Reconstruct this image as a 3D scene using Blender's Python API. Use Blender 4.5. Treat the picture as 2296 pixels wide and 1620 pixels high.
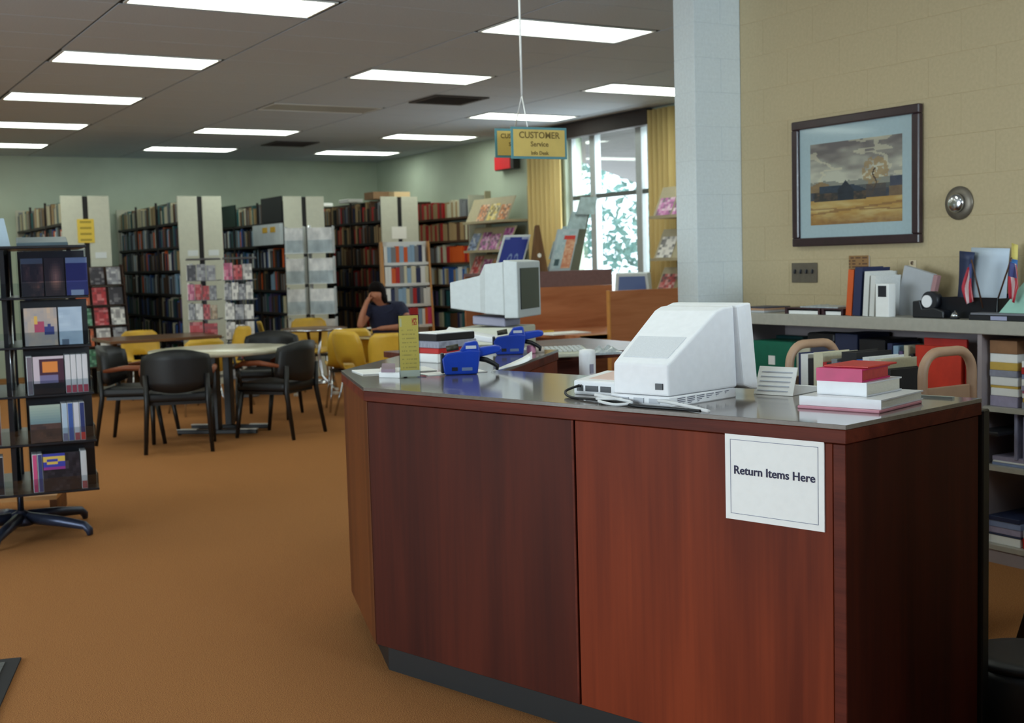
import bpy, bmesh, math, random
from mathutils import Vector, Matrix
random.seed(7)
scn = bpy.context.scene
COL = scn.collection
for o in list(bpy.data.objects): bpy.data.objects.remove(o)

# ------------------------------------------------------------------ camera
W, H = 2296, 1620
FPX = 2750.0
YAW, PITCH, ROLL, EYE = 0.539384, -0.0830386, -0.0280937, 1.45
ZC = EYE + 1.612393                                   # ceiling height
FW = Vector((math.sin(YAW)*math.cos(PITCH), math.cos(YAW)*math.cos(PITCH), math.sin(PITCH)))
_r = Vector((math.cos(YAW), -math.sin(YAW), 0)); _u = _r.cross(FW)
RT = math.cos(ROLL)*_r + math.sin(ROLL)*_u
UP = -math.sin(ROLL)*_r + math.cos(ROLL)*_u
CAM = Vector((0, 0, EYE))
cd = bpy.data.cameras.new('camera'); cam = bpy.data.objects.new('camera', cd); COL.objects.link(cam)
cd.sensor_fit = 'HORIZONTAL'; cd.sensor_width = 36.0; cd.lens = FPX/W*36.0
cd.clip_start = 0.05; cd.clip_end = 200
m = Matrix((RT, UP, -FW)).transposed().to_4x4(); m.translation = CAM
cam.matrix_world = m
cd.dof.use_dof = True; cd.dof.focus_distance = 3.3; cd.dof.aperture_fstop = 6.2
scn.camera = cam

# ------------------------------------------------------------------ view, world, daylight
vs = scn.view_settings
vs.view_transform = 'Standard'; vs.look = 'None'; vs.gamma = 1.0; vs.use_curve_mapping = False
vs.exposure = 0.08
cy = scn.cycles; cy.max_bounces = 6; cy.diffuse_bounces = 3; cy.glossy_bounces = 3; cy.transmission_bounces = 4; cy.transparent_max_bounces = 8
cy.use_adaptive_sampling = True; cy.adaptive_threshold = 0.03
cy.caustics_reflective = False; cy.caustics_refractive = False
wd = bpy.data.worlds.new('sky'); scn.world = wd; wd.use_nodes = True
bg = wd.node_tree.nodes['Background']; bg.inputs[0].default_value = (0.80, 0.90, 1.0, 1); bg.inputs[1].default_value = 3.4
TUBE = 7.2                                            # fluorescent diffuser strength
def area(name, loc, target, sx, sy, power, col):
    l = bpy.data.lights.new(name, 'AREA'); l.shape = 'RECTANGLE'; l.size = sx; l.size_y = sy; l.energy = power; l.color = col
    o = bpy.data.objects.new(name, l); COL.objects.link(o); o.location = loc
    d = Vector(target) - Vector(loc); o.rotation_euler = d.to_track_quat('-Z', 'Y').to_euler(); return o
# assumed daylight entering through an assumed glazed entrance in the left wall (X = -4.6)
area('assumed_entrance_daylight', (-4.75, 4.1, 1.45), (0, 4.1, 1.45), 4.6, 2.4, 370, (0.84, 0.92, 1.0))
# assumed daylight from behind the camera, through high front windows added for it (Y = -2.6)
area('assumed_front_daylight', (3.65, -2.75, 2.2), (3.65, 5, 1.6), 2.4, 1.2, 260, (0.78, 0.89, 1.0))
# daylight entering through the curtained window (X = 8.43)
area('window_daylight', (8.75, 11.8, 1.9), (0, 11.8, 1.2), 1.7, 1.9, 60, (0.90, 0.96, 1.0))

# ------------------------------------------------------------------ pixel helpers (measuring aids: photo pixel -> point in the room)
def ray(x, y): return FW + RT*((x-W/2)/FPX) - UP*((y-H/2)/FPX)
def on_z(x, y, z): d = ray(x, y); return CAM + d*((z-EYE)/d.z)
def on_x(x, y, X): d = ray(x, y); return CAM + d*(X/d.x)
def on_y(x, y, Y): d = ray(x, y); return CAM + d*(Y/d.y)
def at(x, y, dep): return CAM + ray(x, y)*dep

# ------------------------------------------------------------------ materials
def lin(c):
    c = c/255.0
    return c/12.92 if c <= 0.04045 else ((c+0.055)/1.055)**2.4
def rgb(t): return (lin(t[0]), lin(t[1]), lin(t[2]), 1)
MATS = {}
def M(name, col, rough=0.6, noise=0.0, scale=30, stretch=(1, 1, 1), bump=0.0, metal=0.0, spec=0.5, coat=0.0, detail=3, col2=None, emit=None, ior=None):
    if name in MATS: return MATS[name]
    mt = bpy.data.materials.new(name); mt.use_nodes = True; nt = mt.node_tree; bs = nt.nodes['Principled BSDF']
    bs.inputs['Roughness'].default_value = rough; bs.inputs['Metallic'].default_value = metal
    bs.inputs['Specular IOR Level'].default_value = spec
    if coat: bs.inputs['Coat Weight'].default_value = coat; bs.inputs['Coat Roughness'].default_value = 0.12
    c = rgb(col)
    if noise or bump or col2:
        tc = nt.nodes.new('ShaderNodeTexCoord'); mp = nt.nodes.new('ShaderNodeMapping'); nz = nt.nodes.new('ShaderNodeTexNoise')
        mp.inputs['Scale'].default_value = stretch
        nz.inputs['Scale'].default_value = scale; nz.inputs['Detail'].default_value = detail
        nt.links.new(tc.outputs['Object'], mp.inputs[0]); nt.links.new(mp.outputs[0], nz.inputs[0])
        cr = nt.nodes.new('ShaderNodeValToRGB')
        if col2 is None:
            a = tuple(x*(1-noise) for x in c[:3])+(1,); b = tuple(min(1, x*(1+noise)) for x in c[:3])+(1,)
        else: a, b = rgb(col2), c
        cr.color_ramp.elements[0].position = 0.32; cr.color_ramp.elements[1].position = 0.68
        cr.color_ramp.elements[0].color = a; cr.color_ramp.elements[1].color = b
        nt.links.new(nz.outputs[0], cr.inputs[0]); nt.links.new(cr.outputs[0], bs.inputs['Base Color'])
        if bump:
            bp = nt.nodes.new('ShaderNodeBump'); bp.inputs['Strength'].default_value = bump; bp.inputs['Distance'].default_value = 0.01
            nt.links.new(nz.outputs[0], bp.inputs['Height']); nt.links.new(bp.outputs[0], bs.inputs['Normal'])
    else: bs.inputs['Base Color'].default_value = c
    if emit:
        bs.inputs['Emission Color'].default_value = rgb(emit[0]); bs.inputs['Emission Strength'].default_value = emit[1]
    MATS[name] = mt; return mt
def wood(name, c1, c2, axis='z', rough=0.35, scale=9, coat=0.3):
    st = {'x': (0.12, 1, 1), 'y': (1, 0.12, 1), 'z': (1, 1, 0.10)}[axis]
    if name in MATS: return MATS[name]
    mt = bpy.data.materials.new(name); mt.use_nodes = True; nt = mt.node_tree; bs = nt.nodes['Principled BSDF']
    tc = nt.nodes.new('ShaderNodeTexCoord'); mp = nt.nodes.new('ShaderNodeMapping'); mp.inputs['Scale'].default_value = st
    nz = nt.nodes.new('ShaderNodeTexNoise'); nz.inputs['Scale'].default_value = scale; nz.inputs['Detail'].default_value = 6; nz.inputs['Distortion'].default_value = 1.2
    mp2 = nt.nodes.new('ShaderNodeMapping'); mp2.inputs['Scale'].default_value = tuple(s*8 if s == 1 else s*2 for s in st)
    nz2 = nt.nodes.new('ShaderNodeTexNoise'); nz2.inputs['Scale'].default_value = scale*2.2; nz2.inputs['Detail'].default_value = 3
    mx = nt.nodes.new('ShaderNodeMath'); mx.operation = 'MULTIPLY_ADD'; mx.inputs[1].default_value = 0.22
    md = nt.nodes.new('ShaderNodeMath'); md.operation = 'MULTIPLY'; md.inputs[1].default_value = 0.78
    cr = nt.nodes.new('ShaderNodeValToRGB'); cr.color_ramp.elements[0].position = 0.36; cr.color_ramp.elements[1].position = 0.66
    cr.color_ramp.elements[0].color = rgb(c1); cr.color_ramp.elements[1].color = rgb(c2)
    L = nt.links.new
    L(tc.outputs['Object'], mp.inputs[0]); L(tc.outputs['Object'], mp2.inputs[0]); L(mp.outputs[0], nz.inputs[0]); L(mp2.outputs[0], nz2.inputs[0])
    L(nz.outputs[0], md.inputs[0]); L(nz2.outputs[0], mx.inputs[0]); L(md.outputs[0], mx.inputs[2]); L(mx.outputs[0], cr.inputs[0]); L(cr.outputs[0], bs.inputs['Base Color'])
    bs.inputs['Roughness'].default_value = rough; bs.inputs['Specular IOR Level'].default_value = 0.14
    bs.inputs['Coat Weight'].default_value = coat; bs.inputs['Coat Roughness'].default_value = 0.25
    MATS[name] = mt; return mt
def glassy(name, tint=(255, 255, 255), gloss=0.08, rough=0.02):
    """thin clear sheet: mostly transparent with a fresnel reflection"""
    if name in MATS: return MATS[name]
    mt = bpy.data.materials.new(name); mt.use_nodes = True; nt = mt.node_tree; nt.nodes.remove(nt.nodes['Principled BSDF'])
    out = nt.nodes['Material Output']; tr = nt.nodes.new('ShaderNodeBsdfTransparent'); tr.inputs[0].default_value = rgb(tint)
    gl = nt.nodes.new('ShaderNodeBsdfGlossy'); gl.inputs['Roughness'].default_value = rough
    lw = nt.nodes.new('ShaderNodeLayerWeight'); lw.inputs[0].default_value = 0.5
    pw = nt.nodes.new('ShaderNodeMath'); pw.operation = 'POWER'; pw.inputs[1].default_value = 4.0; nt.links.new(lw.outputs['Facing'], pw.inputs[0])
    ad = nt.nodes.new('ShaderNodeMath'); ad.operation = 'MULTIPLY_ADD'; ad.inputs[1].default_value = 0.9; ad.inputs[2].default_value = gloss; ad.use_clamp = True
    mx = nt.nodes.new('ShaderNodeMixShader')
    L = nt.links.new; L(pw.outputs[0], ad.inputs[0]); L(ad.outputs[0], mx.inputs[0]); L(tr.outputs[0], mx.inputs[1]); L(gl.outputs[0], mx.inputs[2]); L(mx.outputs[0], out.inputs[0])
    MATS[name] = mt; return mt
def vcol(name, rough=0.6):
    """flat print whose colours are stored on the printed sheet"""
    if name in MATS: return MATS[name]
    mt = bpy.data.materials.new(name); mt.use_nodes = True; nt = mt.node_tree; bs = nt.nodes['Principled BSDF']
    at_ = nt.nodes.new('ShaderNodeVertexColor'); at_.layer_name = 'print'
    nt.links.new(at_.outputs[0], bs.inputs['Base Color']); bs.inputs['Roughness'].default_value = rough
    MATS[name] = mt; return mt

# ------------------------------------------------------------------ mesh helpers
class MB:
    def __init__(s): s.v = []; s.f = []; s.sm = []; s.mi = []
    def add(s, vs_, fs, smooth=False, mi=0):
        n = len(s.v); s.v += [tuple(p) for p in vs_]
        for f in fs: s.f.append(tuple(i+n for i in f)); s.sm.append(smooth); s.mi.append(mi)
        return s
    def box(s, x0, y0, z0, x1, y1, z1, mi=0):
        v = [(x0, y0, z0), (x1, y0, z0), (x1, y1, z0), (x0, y1, z0), (x0, y0, z1), (x1, y0, z1), (x1, y1, z1), (x0, y1, z1)]
        return s.add(v, [(0, 3, 2, 1), (4, 5, 6, 7), (0, 1, 5, 4), (1, 2, 6, 5), (2, 3, 7, 6), (3, 0, 4, 7)], False, mi)
    def hexa(s, b, t, mi=0):
        """bottom quad b and top quad t, both counter-clockwise from above"""
        return s.add(list(b)+list(t), [(3, 2, 1, 0), (4, 5, 6, 7), (0, 1, 5, 4), (1, 2, 6, 5), (2, 3, 7, 6), (3, 0, 4, 7)], False, mi)
    def prism(s, poly, z0, z1, mi=0):
        n = len(poly); a = sum(poly[i][0]*poly[(i+1) % n][1]-poly[(i+1) % n][0]*poly[i][1] for i in range(n))
        if a < 0: poly = poly[::-1]
        v = [(x, y, z0) for x, y in poly]+[(x, y, z1) for x, y in poly]
        f = [tuple(range(n-1, -1, -1)), tuple(range(n, 2*n))]+[(i, (i+1) % n, n+(i+1) % n, n+i) for i in range(n)]
        return s.add(v, f, False, mi)
    def extr(s, prof, axis, a0, a1, mi=0):
        """profile of (p, z) extruded along x (p is y) or along y (p is x)"""
        n = len(prof)
        mk = (lambda p, a: (a, p[0], p[1])) if axis == 'x' else (lambda p, a: (p[0], a, p[1]))
        v = [mk(p, a0) for p in prof]+[mk(p, a1) for p in prof]
        f = [tuple(range(n-1, -1, -1)), tuple(range(n, 2*n))]+[(i, (i+1) % n, n+(i+1) % n, n+i) for i in range(n)]
        return s.add(v, f, False, mi)
    def cyl(s, p0, p1, r0, r1=None, n=12, mi=0, smooth=True):
        p0, p1 = Vector(p0), Vector(p1); r1 = r0 if r1 is None else r1
        d = (p1-p0).normalized(); a = d.orthogonal().normalized(); b = d.cross(a)
        v = [p0+(a*math.cos(2*math.pi*i/n)+b*math.sin(2*math.pi*i/n))*r0 for i in range(n)]+[p1+(a*math.cos(2*math.pi*i/n)+b*math.sin(2*math.pi*i/n))*r1 for i in range(n)]
        s.add(v, [(i, (i+1) % n, n+(i+1) % n, n+i) for i in range(n)], smooth, mi)
        k = len(s.v)-2*n
        s.f.append(tuple(k+i for i in range(n-1, -1, -1))); s.sm.append(False); s.mi.append(mi)
        s.f.append(tuple(k+n+i for i in range(n))); s.sm.append(False); s.mi.append(mi)
        return s
    def tube(s, path, r, n=8, closed=False, mi=0):
        P = [Vector(p) for p in path]; m_ = len(P); rings = []
        prev = None
        for i in range(m_):
            if closed: d = P[(i+1) % m_]-P[i-1]
            else: d = P[min(i+1, m_-1)]-P[max(i-1, 0)]
            d.normalize()
            if prev is None: a = d.orthogonal().normalized()
            else:
                a = prev-d*prev.dot(d)
                a = a.normalized() if a.length > 1e-6 else d.orthogonal().normalized()
            prev = a; b = d.cross(a); rr = r[i] if isinstance(r, (list, tuple)) else r
            rings.append([P[i]+(a*math.cos(2*math.pi*k/n)+b*math.sin(2*math.pi*k/n))*rr for k in range(n)])
        v = [p for q in rings for p in q]; f = []
        for i in range(m_ if closed else m_-1):
            j = (i+1) % m_
            for k in range(n): f.append((i*n+k, i*n+(k+1) % n, j*n+(k+1) % n, j*n+k))
        if not closed: f.append(tuple(range(n-1, -1, -1))); f.append(tuple((m_-1)*n+k for k in range(n)))
        return s.add(v, f, True, mi)
    def lathe(s, prof, n=20, c=(0, 0), mi=0, smooth=True):
        v = []; f = []
        for r, z in prof:
            for k in range(n): v.append((c[0]+r*math.cos(2*math.pi*k/n), c[1]+r*math.sin(2*math.pi*k/n), z))
        for i in range(len(prof)-1):
            for k in range(n): f.append((i*n+k, i*n+(k+1) % n, (i+1)*n+(k+1) % n, (i+1)*n+k))
        f.append(tuple(range(n-1, -1, -1))); f.append(tuple((len(prof)-1)*n+k for k in range(n)))
        return s.add(v, f, smooth, mi)
    def sheet(s, pts, th, nrm):
        """thin slab through 4 corner points"""
        nv = Vector(nrm).normalized()*th; a = [Vector(p) for p in pts]
        return s.add(a+[p+nv for p in a], [(3, 2, 1, 0), (4, 5, 6, 7), (0, 1, 5, 4), (1, 2, 6, 5), (2, 3, 7, 6), (3, 0, 4, 7)])
    def mesh(s, name, mats, bevel=0, seg=2, bevsmooth=True):
        me = bpy.data.meshes.new(name); me.from_pydata(s.v, [], s.f)
        for p, sm, mi in zip(me.polygons, s.sm, s.mi): p.use_smooth = sm; p.material_index = mi
        bm = bmesh.new(); bm.from_mesh(me)
        bmesh.ops.recalc_face_normals(bm, faces=bm.faces)
        if bevel:
            es = [e for e in bm.edges if len(e.link_faces) == 2 and e.calc_face_angle(0) > 0.5]
            bmesh.ops.bevel(bm, geom=es, offset=bevel, segments=seg, affect='EDGES', profile=0.5, clamp_overlap=True)
        bm.to_mesh(me); bm.free()
        for x in (mats if isinstance(mats, (list, tuple)) else [mats]): me.materials.append(x)
        return me
    def build(s, name, mats, parent=None, bevel=0, seg=2):
        o = bpy.data.objects.new(name, s.mesh(name, mats, bevel, seg)); COL.objects.link(o)
        if parent is not None: o.parent = parent
        return o
def tag(o, label=None, cat=None, group=None, kind=None):
    if label: o['label'] = label
    if cat: o['category'] = cat
    if group: o['group'] = group
    if kind: o['kind'] = kind
    return o
def thing(name, label, cat, loc=(0, 0, 0), rz=0, group=None):
    o = bpy.data.objects.new(name, None); COL.objects.link(o); o.empty_display_size = 0.1
    o.location = loc; o.rotation_euler = (0, 0, rz); return tag(o, label, cat, group)
def struct(o): o['kind'] = 'structure'; return o
def copy_tree(o, loc=None, rz=None, label=None, group=None, parent=None):
    c = o.copy(); COL.objects.link(c); c.parent = parent
    if loc is not None: c.location = loc
    if rz is not None: c.rotation_euler = (0, 0, rz)
    if label: c['label'] = label
    if group: c['group'] = group
    for ch in o.children: copy_tree(ch, parent=c)
    return c
def text(s, size, mat, parent, loc, rot, name='lettering', align='CENTER', bold=0.0, th=0.0006):
    cu = bpy.data.curves.new('t', 'FONT'); cu.body = s; cu.size = size; cu.align_x = align; cu.align_y = 'CENTER'; cu.extrude = th; cu.offset = bold; cu.resolution_u = 3
    to = bpy.data.objects.new('t', cu); COL.objects.link(to)
    dg = bpy.context.evaluated_depsgraph_get(); me = bpy.data.meshes.new_from_object(to.evaluated_get(dg))
    bpy.data.objects.remove(to); bpy.data.curves.remove(cu)
    me.materials.clear(); me.materials.append(mat)
    o = bpy.data.objects.new(name, me); COL.objects.link(o); o.parent = parent; o.location = loc; o.rotation_euler = rot
    return o
def face_rot(n):
    """rotation that turns lettering in the XY plane to face direction n (horizontal)"""
    return (math.pi/2, 0, math.atan2(n[0], -n[1]))
def hsh(i, j, k=0):
    x = math.sin(i*127.1+j*311.7+k*74.7)*43758.5453; return x-math.floor(x)
def vnoise(x, y, k=0):
    i, j = math.floor(x), math.floor(y); a, b = x-i, y-j; a = a*a*(3-2*a); b = b*b*(3-2*b)
    return (hsh(i, j, k)*(1-a)+hsh(i+1, j, k)*a)*(1-b)+(hsh(i, j+1, k)*(1-a)+hsh(i+1, j+1, k)*a)*b
def fbm(x, y, k=0): return 0.55*vnoise(x, y, k)+0.3*vnoise(2*x, 2*y, k+1)+0.15*vnoise(4*x, 4*y, k+2)
def printed(name, nx, nz, corner, ex, ez, fn, parent, th, nrm, rough=0.6):
    """printed sheet: grid of coloured cells from corner along ex and ez, with thickness th behind nrm"""
    corner, ex, ez, nv = Vector(corner), Vector(ex), Vector(ez), Vector(nrm).normalized()
    v = [corner+ex*(i/nx)+ez*(j/nz) for j in range(nz+1) for i in range(nx+1)]
    f = []; cols = []
    for j in range(nz):
        for i in range(nx):
            a = j*(nx+1)+i; q = (a, a+1, a+nx+2, a+nx+1)
            f.append(q); cols.append(fn((i+0.5)/nx, (j+0.5)/nz))
    k = len(v); cs = [corner, corner+ex, corner+ex+ez, corner+ez]
    v += cs+[c-nv*th for c in cs]
    f += [(k, k+1, k+5, k+4), (k+1, k+2, k+6, k+5), (k+2, k+3, k+7, k+6), (k+3, k, k+4, k+7), (k+7, k+6, k+5, k+4)]
    cols += [(235, 235, 230)]*5
    me = bpy.data.meshes.new(name); me.from_pydata([tuple(p) for p in v], [], f)
    ca = me.color_attributes.new('print', 'FLOAT_COLOR', 'CORNER'); li = 0
    for p, c in zip(me.polygons, cols):
        cc = rgb(c)
        for _ in p.vertices: ca.data[li].color = cc; li += 1
    me.materials.append(vcol('print_'+('g' if rough < 0.5 else 'm'), rough))
    o = bpy.data.objects.new(name, me); COL.objects.link(o); o.parent = parent; return o
def mixc(a, b, t): t = max(0, min(1, t)); return tuple(a[i]*(1-t)+b[i]*t for i in range(3))
# ================================================================== THE SETTING
XW, YB, XP = 8.43, 18.15, 5.05          # window wall, back wall, picture wall
XL, YF = -4.6, -2.6                     # left wall with the assumed glazed entrance, wall behind the camera
YP0, YP1 = 5.68, 5.87                   # cross wall that ends in the pale pier
mt_carpet = M('carpet', (188, 132, 78), 0.95, 0.0, 240, bump=0.5, spec=0.1, col2=(134, 84, 50), detail=5)
mt_sage = M('sage_paint', (188, 200, 180), 0.75, 0.04, 3)
mt_tan = M('tan_paint', (188, 170, 134), 0.6, 0.05, 60, bump=0.05)
mt_pier = M('pale_blue_paint', (222, 230, 232), 0.6, 0.04, 60, bump=0.05)
mt_tile = M('ceiling_tile', (190, 200, 210), 0.9, 0.06, 90, bump=0.15)
mt_gap = M('ceiling_gap', (26, 24, 24), 0.9, 0.05, 20)
mt_mortar = M('tan_mortar', (190, 172, 136), 0.8, 0.05, 50)
mt_mortar2 = M('pale_mortar', (214, 222, 224), 0.8, 0.05, 50)

def slab_wall(name, axis, pos, thick, us, zs, holes, mat):
    """wall slab on a grid of cells; axis 'x' means plane x = pos spanning y; holes = set of (iu, iz) cells left open"""
    mb = MB(); nu, nz = len(us)-1, len(zs)-1
    def P(s, i, j): a = pos+(thick if s else 0); return (a, us[i], zs[j]) if axis == 'x' else (us[i], a, zs[j])
    vid = {}; V = []; Fc = []
    def g(s, i, j):
        if (s, i, j) not in vid: vid[(s, i, j)] = len(V); V.append(P(s, i, j))
        return vid[(s, i, j)]
    solid = lambda i, j: 0 <= i < nu and 0 <= j < nz and (i, j) not in holes
    for i in range(nu):
        for j in range(nz):
            if not solid(i, j): continue
            for s in (0, 1): Fc.append((g(s, i, j), g(s, i+1, j), g(s, i+1, j+1), g(s, i, j+1)))
            for (a, b, c, d, ni, nj) in ((i, j, i+1, j, i, j-1), (i, j+1, i+1, j+1, i, j+1), (i, j, i, j+1, i-1, j), (i+1, j, i+1, j+1, i+1, j)):
                if not solid(ni, nj): Fc.append((g(0, a, b), g(0, c, d), g(1, c, d), g(1, a, b)))
    mb.add(V, Fc); return struct(mb.build(name, mat))

# floor
struct(MB().box(XL-0.2, YF-0.2, -0.12, XW+0.3, YB+0.3, 0.0).build('floor', mt_carpet))
# walls
slab_wall('wall_back', 'y', YB, 0.25, [XL-0.2, XW+0.25], [0, ZC+0.3], set(), mt_sage)
WY0, WY1, WZ0, WZ1 = 10.86, 12.68, 0.85, 2.96
slab_wall('wall_right', 'x', XW, 0.25, [YP0, WY0, WY1, YB], [0, WZ0, WZ1, ZC+0.3], {(1, 1)}, mt_sage)
slab_wall('wall_left', 'x', XL-0.2, 0.2, [YF-0.2, 1.8, 6.4, YB], [0, 0.05, 2.65, ZC+0.3], {(1, 1)}, mt_sage)
slab_wall('wall_front', 'y', YF-0.2, 0.2, [XL, 2.4, 4.9, XP+0.2], [0, 1.55, 2.85, ZC+0.3], {(1, 1)}, wood('dark_low_bounce_wall', (44, 30, 24), (70, 50, 38), 'z', 0.5, 6, 0))  # unseen wall coloured dark to cut bounce light onto the desk side

# picture wall and pale pier: masonry blocks proud of a recessed mortar core
BW, BH, JT = 0.4, 0.2, 0.0024
wp = struct(MB().box(XP+0.0014, YF, 0, XP+0.19, YP0, ZC+0.3).build('wall_picture', mt_mortar))
blkm = {}
def block(parent, x0, y0, z0, x1, y1, z1, mat, dims):
    k = (tuple(round(d, 3) for d in dims), mat.name)
    if k not in blkm:
        a, b, c = dims; blkm[k] = MB().box(0, 0, 0, a, b, c).mesh('block', mat, 0.001, 1)
    o = bpy.data.objects.new('block', blkm[k]); COL.objects.link(o); o.location = (x0, y0, z0); o.parent = parent
nrow = int((ZC+0.2)/BH)+1
for r_ in range(nrow):
    z0 = r_*BH; off = 0.2*(r_ % 2); y = YP0-off
    if off: block(wp, XP, y+JT/2, z0+JT/2, 0, 0, 0, mt_tan, (0.05, off-JT/2, BH-JT))
    while y > 2.6:
        block(wp, XP, y-BW+JT/2, z0+JT/2, 0, 0, 0, mt_tan, (0.05, BW-JT, BH-JT)); y -= BW
XS = 4.70
ws = struct(MB().box(XS+0.002, YP0+0.002, 0, XW, YP1-0.002, ZC+0.3).build('wall_pier', mt_mortar2))
for r_ in range(nrow):
    z0 = r_*BH
    if r_ % 2: block(ws, XS, YP0, z0+JT/2, 0, 0, 0, mt_pier, (XP-XS-0.001, YP1-YP0, BH-JT))
    else:
        block(ws, XS, YP0, z0+JT/2, 0, 0, 0, mt_pier, (0.2-JT, YP1-YP0, BH-JT)); block(ws, XS+0.2, YP0, z0+JT/2, 0, 0, 0, mt_pier, (XP-XS-0.201, YP1-YP0, BH-JT))

# ceiling: dark plenum board behind a grid of lay-in tiles, recessed joints
DXL, DYL, X0L, Y0L = 2.46885, 2.31864, 1.92751, 7.17700
TX, TY = DXL/2, DYL/4
ce = struct(MB().box(XL, YF, ZC+0.005, XW, YB, ZC+0.12).build('ceiling', mt_gap))
gx0, gy0 = X0L-0.022, Y0L-0.036
tiles = {}
lights = {}
OFFL = {(3, 2)}
for r_ in range(-1, 6):
    for c_ in range(-2, 4):
        if r_ < 1 and (r_, c_) not in ((0, 1), (-1, 1)): continue  # the nearest unseen panels are added to light the desk from overhead
        x, y = X0L+(c_-1)*DXL, Y0L+(r_-1)*DYL
        if y < YF+0.2 or x < XL+0.2: continue
        if x+1.2 > XP and y < YP1: continue
        if x+1.2 > XW: continue
        lights[(r_, c_)] = (x, y)
lit_cells = {(round((x-0.022-gx0)/TX), round((y-0.036-gy0)/TY)) for x, y in lights.values()}
def tile_mesh(a, b):
    k = (round(a, 3), round(b, 3))
    if k not in tiles: tiles[k] = MB().box(0.008, 0.004, 0, a-0.008, b-0.004, 0.0046).mesh('ceiling_tile', mt_tile)
    return tiles[k]
big = MB()
for i in range(-8, 8):
    for j in range(-20, 24):
        if (i, j) in lit_cells: continue
        x0, y0 = gx0+i*TX, gy0+j*TY; x1, y1 = min(x0+TX, XW), min(y0+TY, YB)
        if x1 <= XL+0.05 or x0 >= XW-0.05 or y1 <= YF or y0 >= YB-0.05: continue
        x0, y0 = max(x0, XL), max(y0, YF)
        if x0 > XP-0.05 and y1 < YP1: continue
        # in the photograph's reach: a tile of its own; behind the camera: part of one board
        if y0 > 4.6 and x0 > -1.6+max(0, (y0-12)*0.16):
            o = bpy.data.objects.new('ceiling_tile', tile_mesh(x1-x0, y1-y0)); COL.objects.link(o); o.location = (x0, y0, ZC); o.parent = ce
        else: big.box(x0+0.006, y0+0.006, ZC, x1-0.006, y1-0.006, ZC+0.0046)
bo = big.build('ceiling_tile_field', mt_tile, ce); bo['kind'] = 'stuff'

# troffers
mt_diff = M('fluorescent_diffuser', (255, 252, 245), 0.4, emit=((240, 251, 238), TUBE))
mt_diff_off = M('fluorescent_diffuser_off', (168, 166, 160), 0.4, 0.03, 40)
mt_white_metal = M('white_enamel', (225, 225, 220), 0.4, 0.03, 20)
frame_me = MB(); 
for a in ((0, 0, 1.19, 0.018), (0, 0.491, 1.19, 0.509), (0, 0.018, 0.018, 0.491), (1.172, 0.018, 1.19, 0.491)):
    frame_me.box(a[0], a[1], 0.0, a[2], a[3], 0.05)
frame_me = frame_me.mesh('frame', mt_white_metal)
diff_on = MB().box(0.018, 0.018, 0.004, 1.172, 0.491, 0.02).mesh('diffuser', mt_diff)
diff_off = MB().box(0.018, 0.018, 0.004, 1.172, 0.491, 0.02).mesh('diffuser', mt_diff_off)
rown = {1: 'first', 2: 'second', 3: 'third', 4: 'fourth', 5: 'fifth'}
coln = {1: 'left column of lights', 2: 'middle column of lights', 3: 'right column of lights by the window wall'}
for (r_, c_), (x, y) in lights.items():
    off = (r_, c_) in OFFL
    if r_ >= 1 and c_ >= 1:
        lb = 'unlit ceiling light panel between the lit panels of the middle column' if off else 'lit fluorescent ceiling panel, %s nearest in the %s' % (rown[r_].replace('first', 'the') if r_ == 1 else rown[r_], coln[c_])
        gp = 'fluorescent ceiling panels'
    else: lb, gp = 'assumed lit fluorescent ceiling panel outside the view of the photograph', 'assumed fluorescent ceiling panels out of view'  # unseen panels, assumed to carry the grid on and added for light
    t = thing('ceiling_light', lb, 'ceiling light', (x, y, ZC-0.004), 0, gp)
    for n_, me in (('frame', frame_me), ('diffuser', diff_off if off else diff_on)):
        o = bpy.data.objects.new(n_, me); COL.objects.link(o); o.parent = t
# ceiling vents
mt_vent = M('dark_vent', (60, 54, 52), 0.7, 0.05, 30)
for lb, cx, cy, nn in (('dark louvred ceiling vent left of the hanging sign rod', 5.93, 11.0, 7), ('dark louvred ceiling vent near the back wall', 6.0, 15.6, 5)):
    t = thing('ceiling_vent', lb, 'vent', (cx, cy, ZC-0.012), 0, 'ceiling vents')
    f = MB()
    for a in ((-0.3, -0.3, 0.3, -0.25), (-0.3, 0.25, 0.3, 0.3), (-0.3, -0.25, -0.25, 0.25), (0.25, -0.25, 0.3, 0.25)): f.box(a[0], a[1], 0, a[2], a[3], 0.012)
    f.build('frame', mt_vent, t)
    sl = MB().box(-0.25, -0.02, 0.0, 0.25, 0.02, 0.006).mesh('louvre', mt_vent)
    for k in range(nn):
        o = bpy.data.objects.new('louvre', sl); COL.objects.link(o); o.parent = t; o.location = (0, -0.2+0.4*k/(nn-1), 0.004); o.rotation_euler = (0.5, 0, 0)

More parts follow.
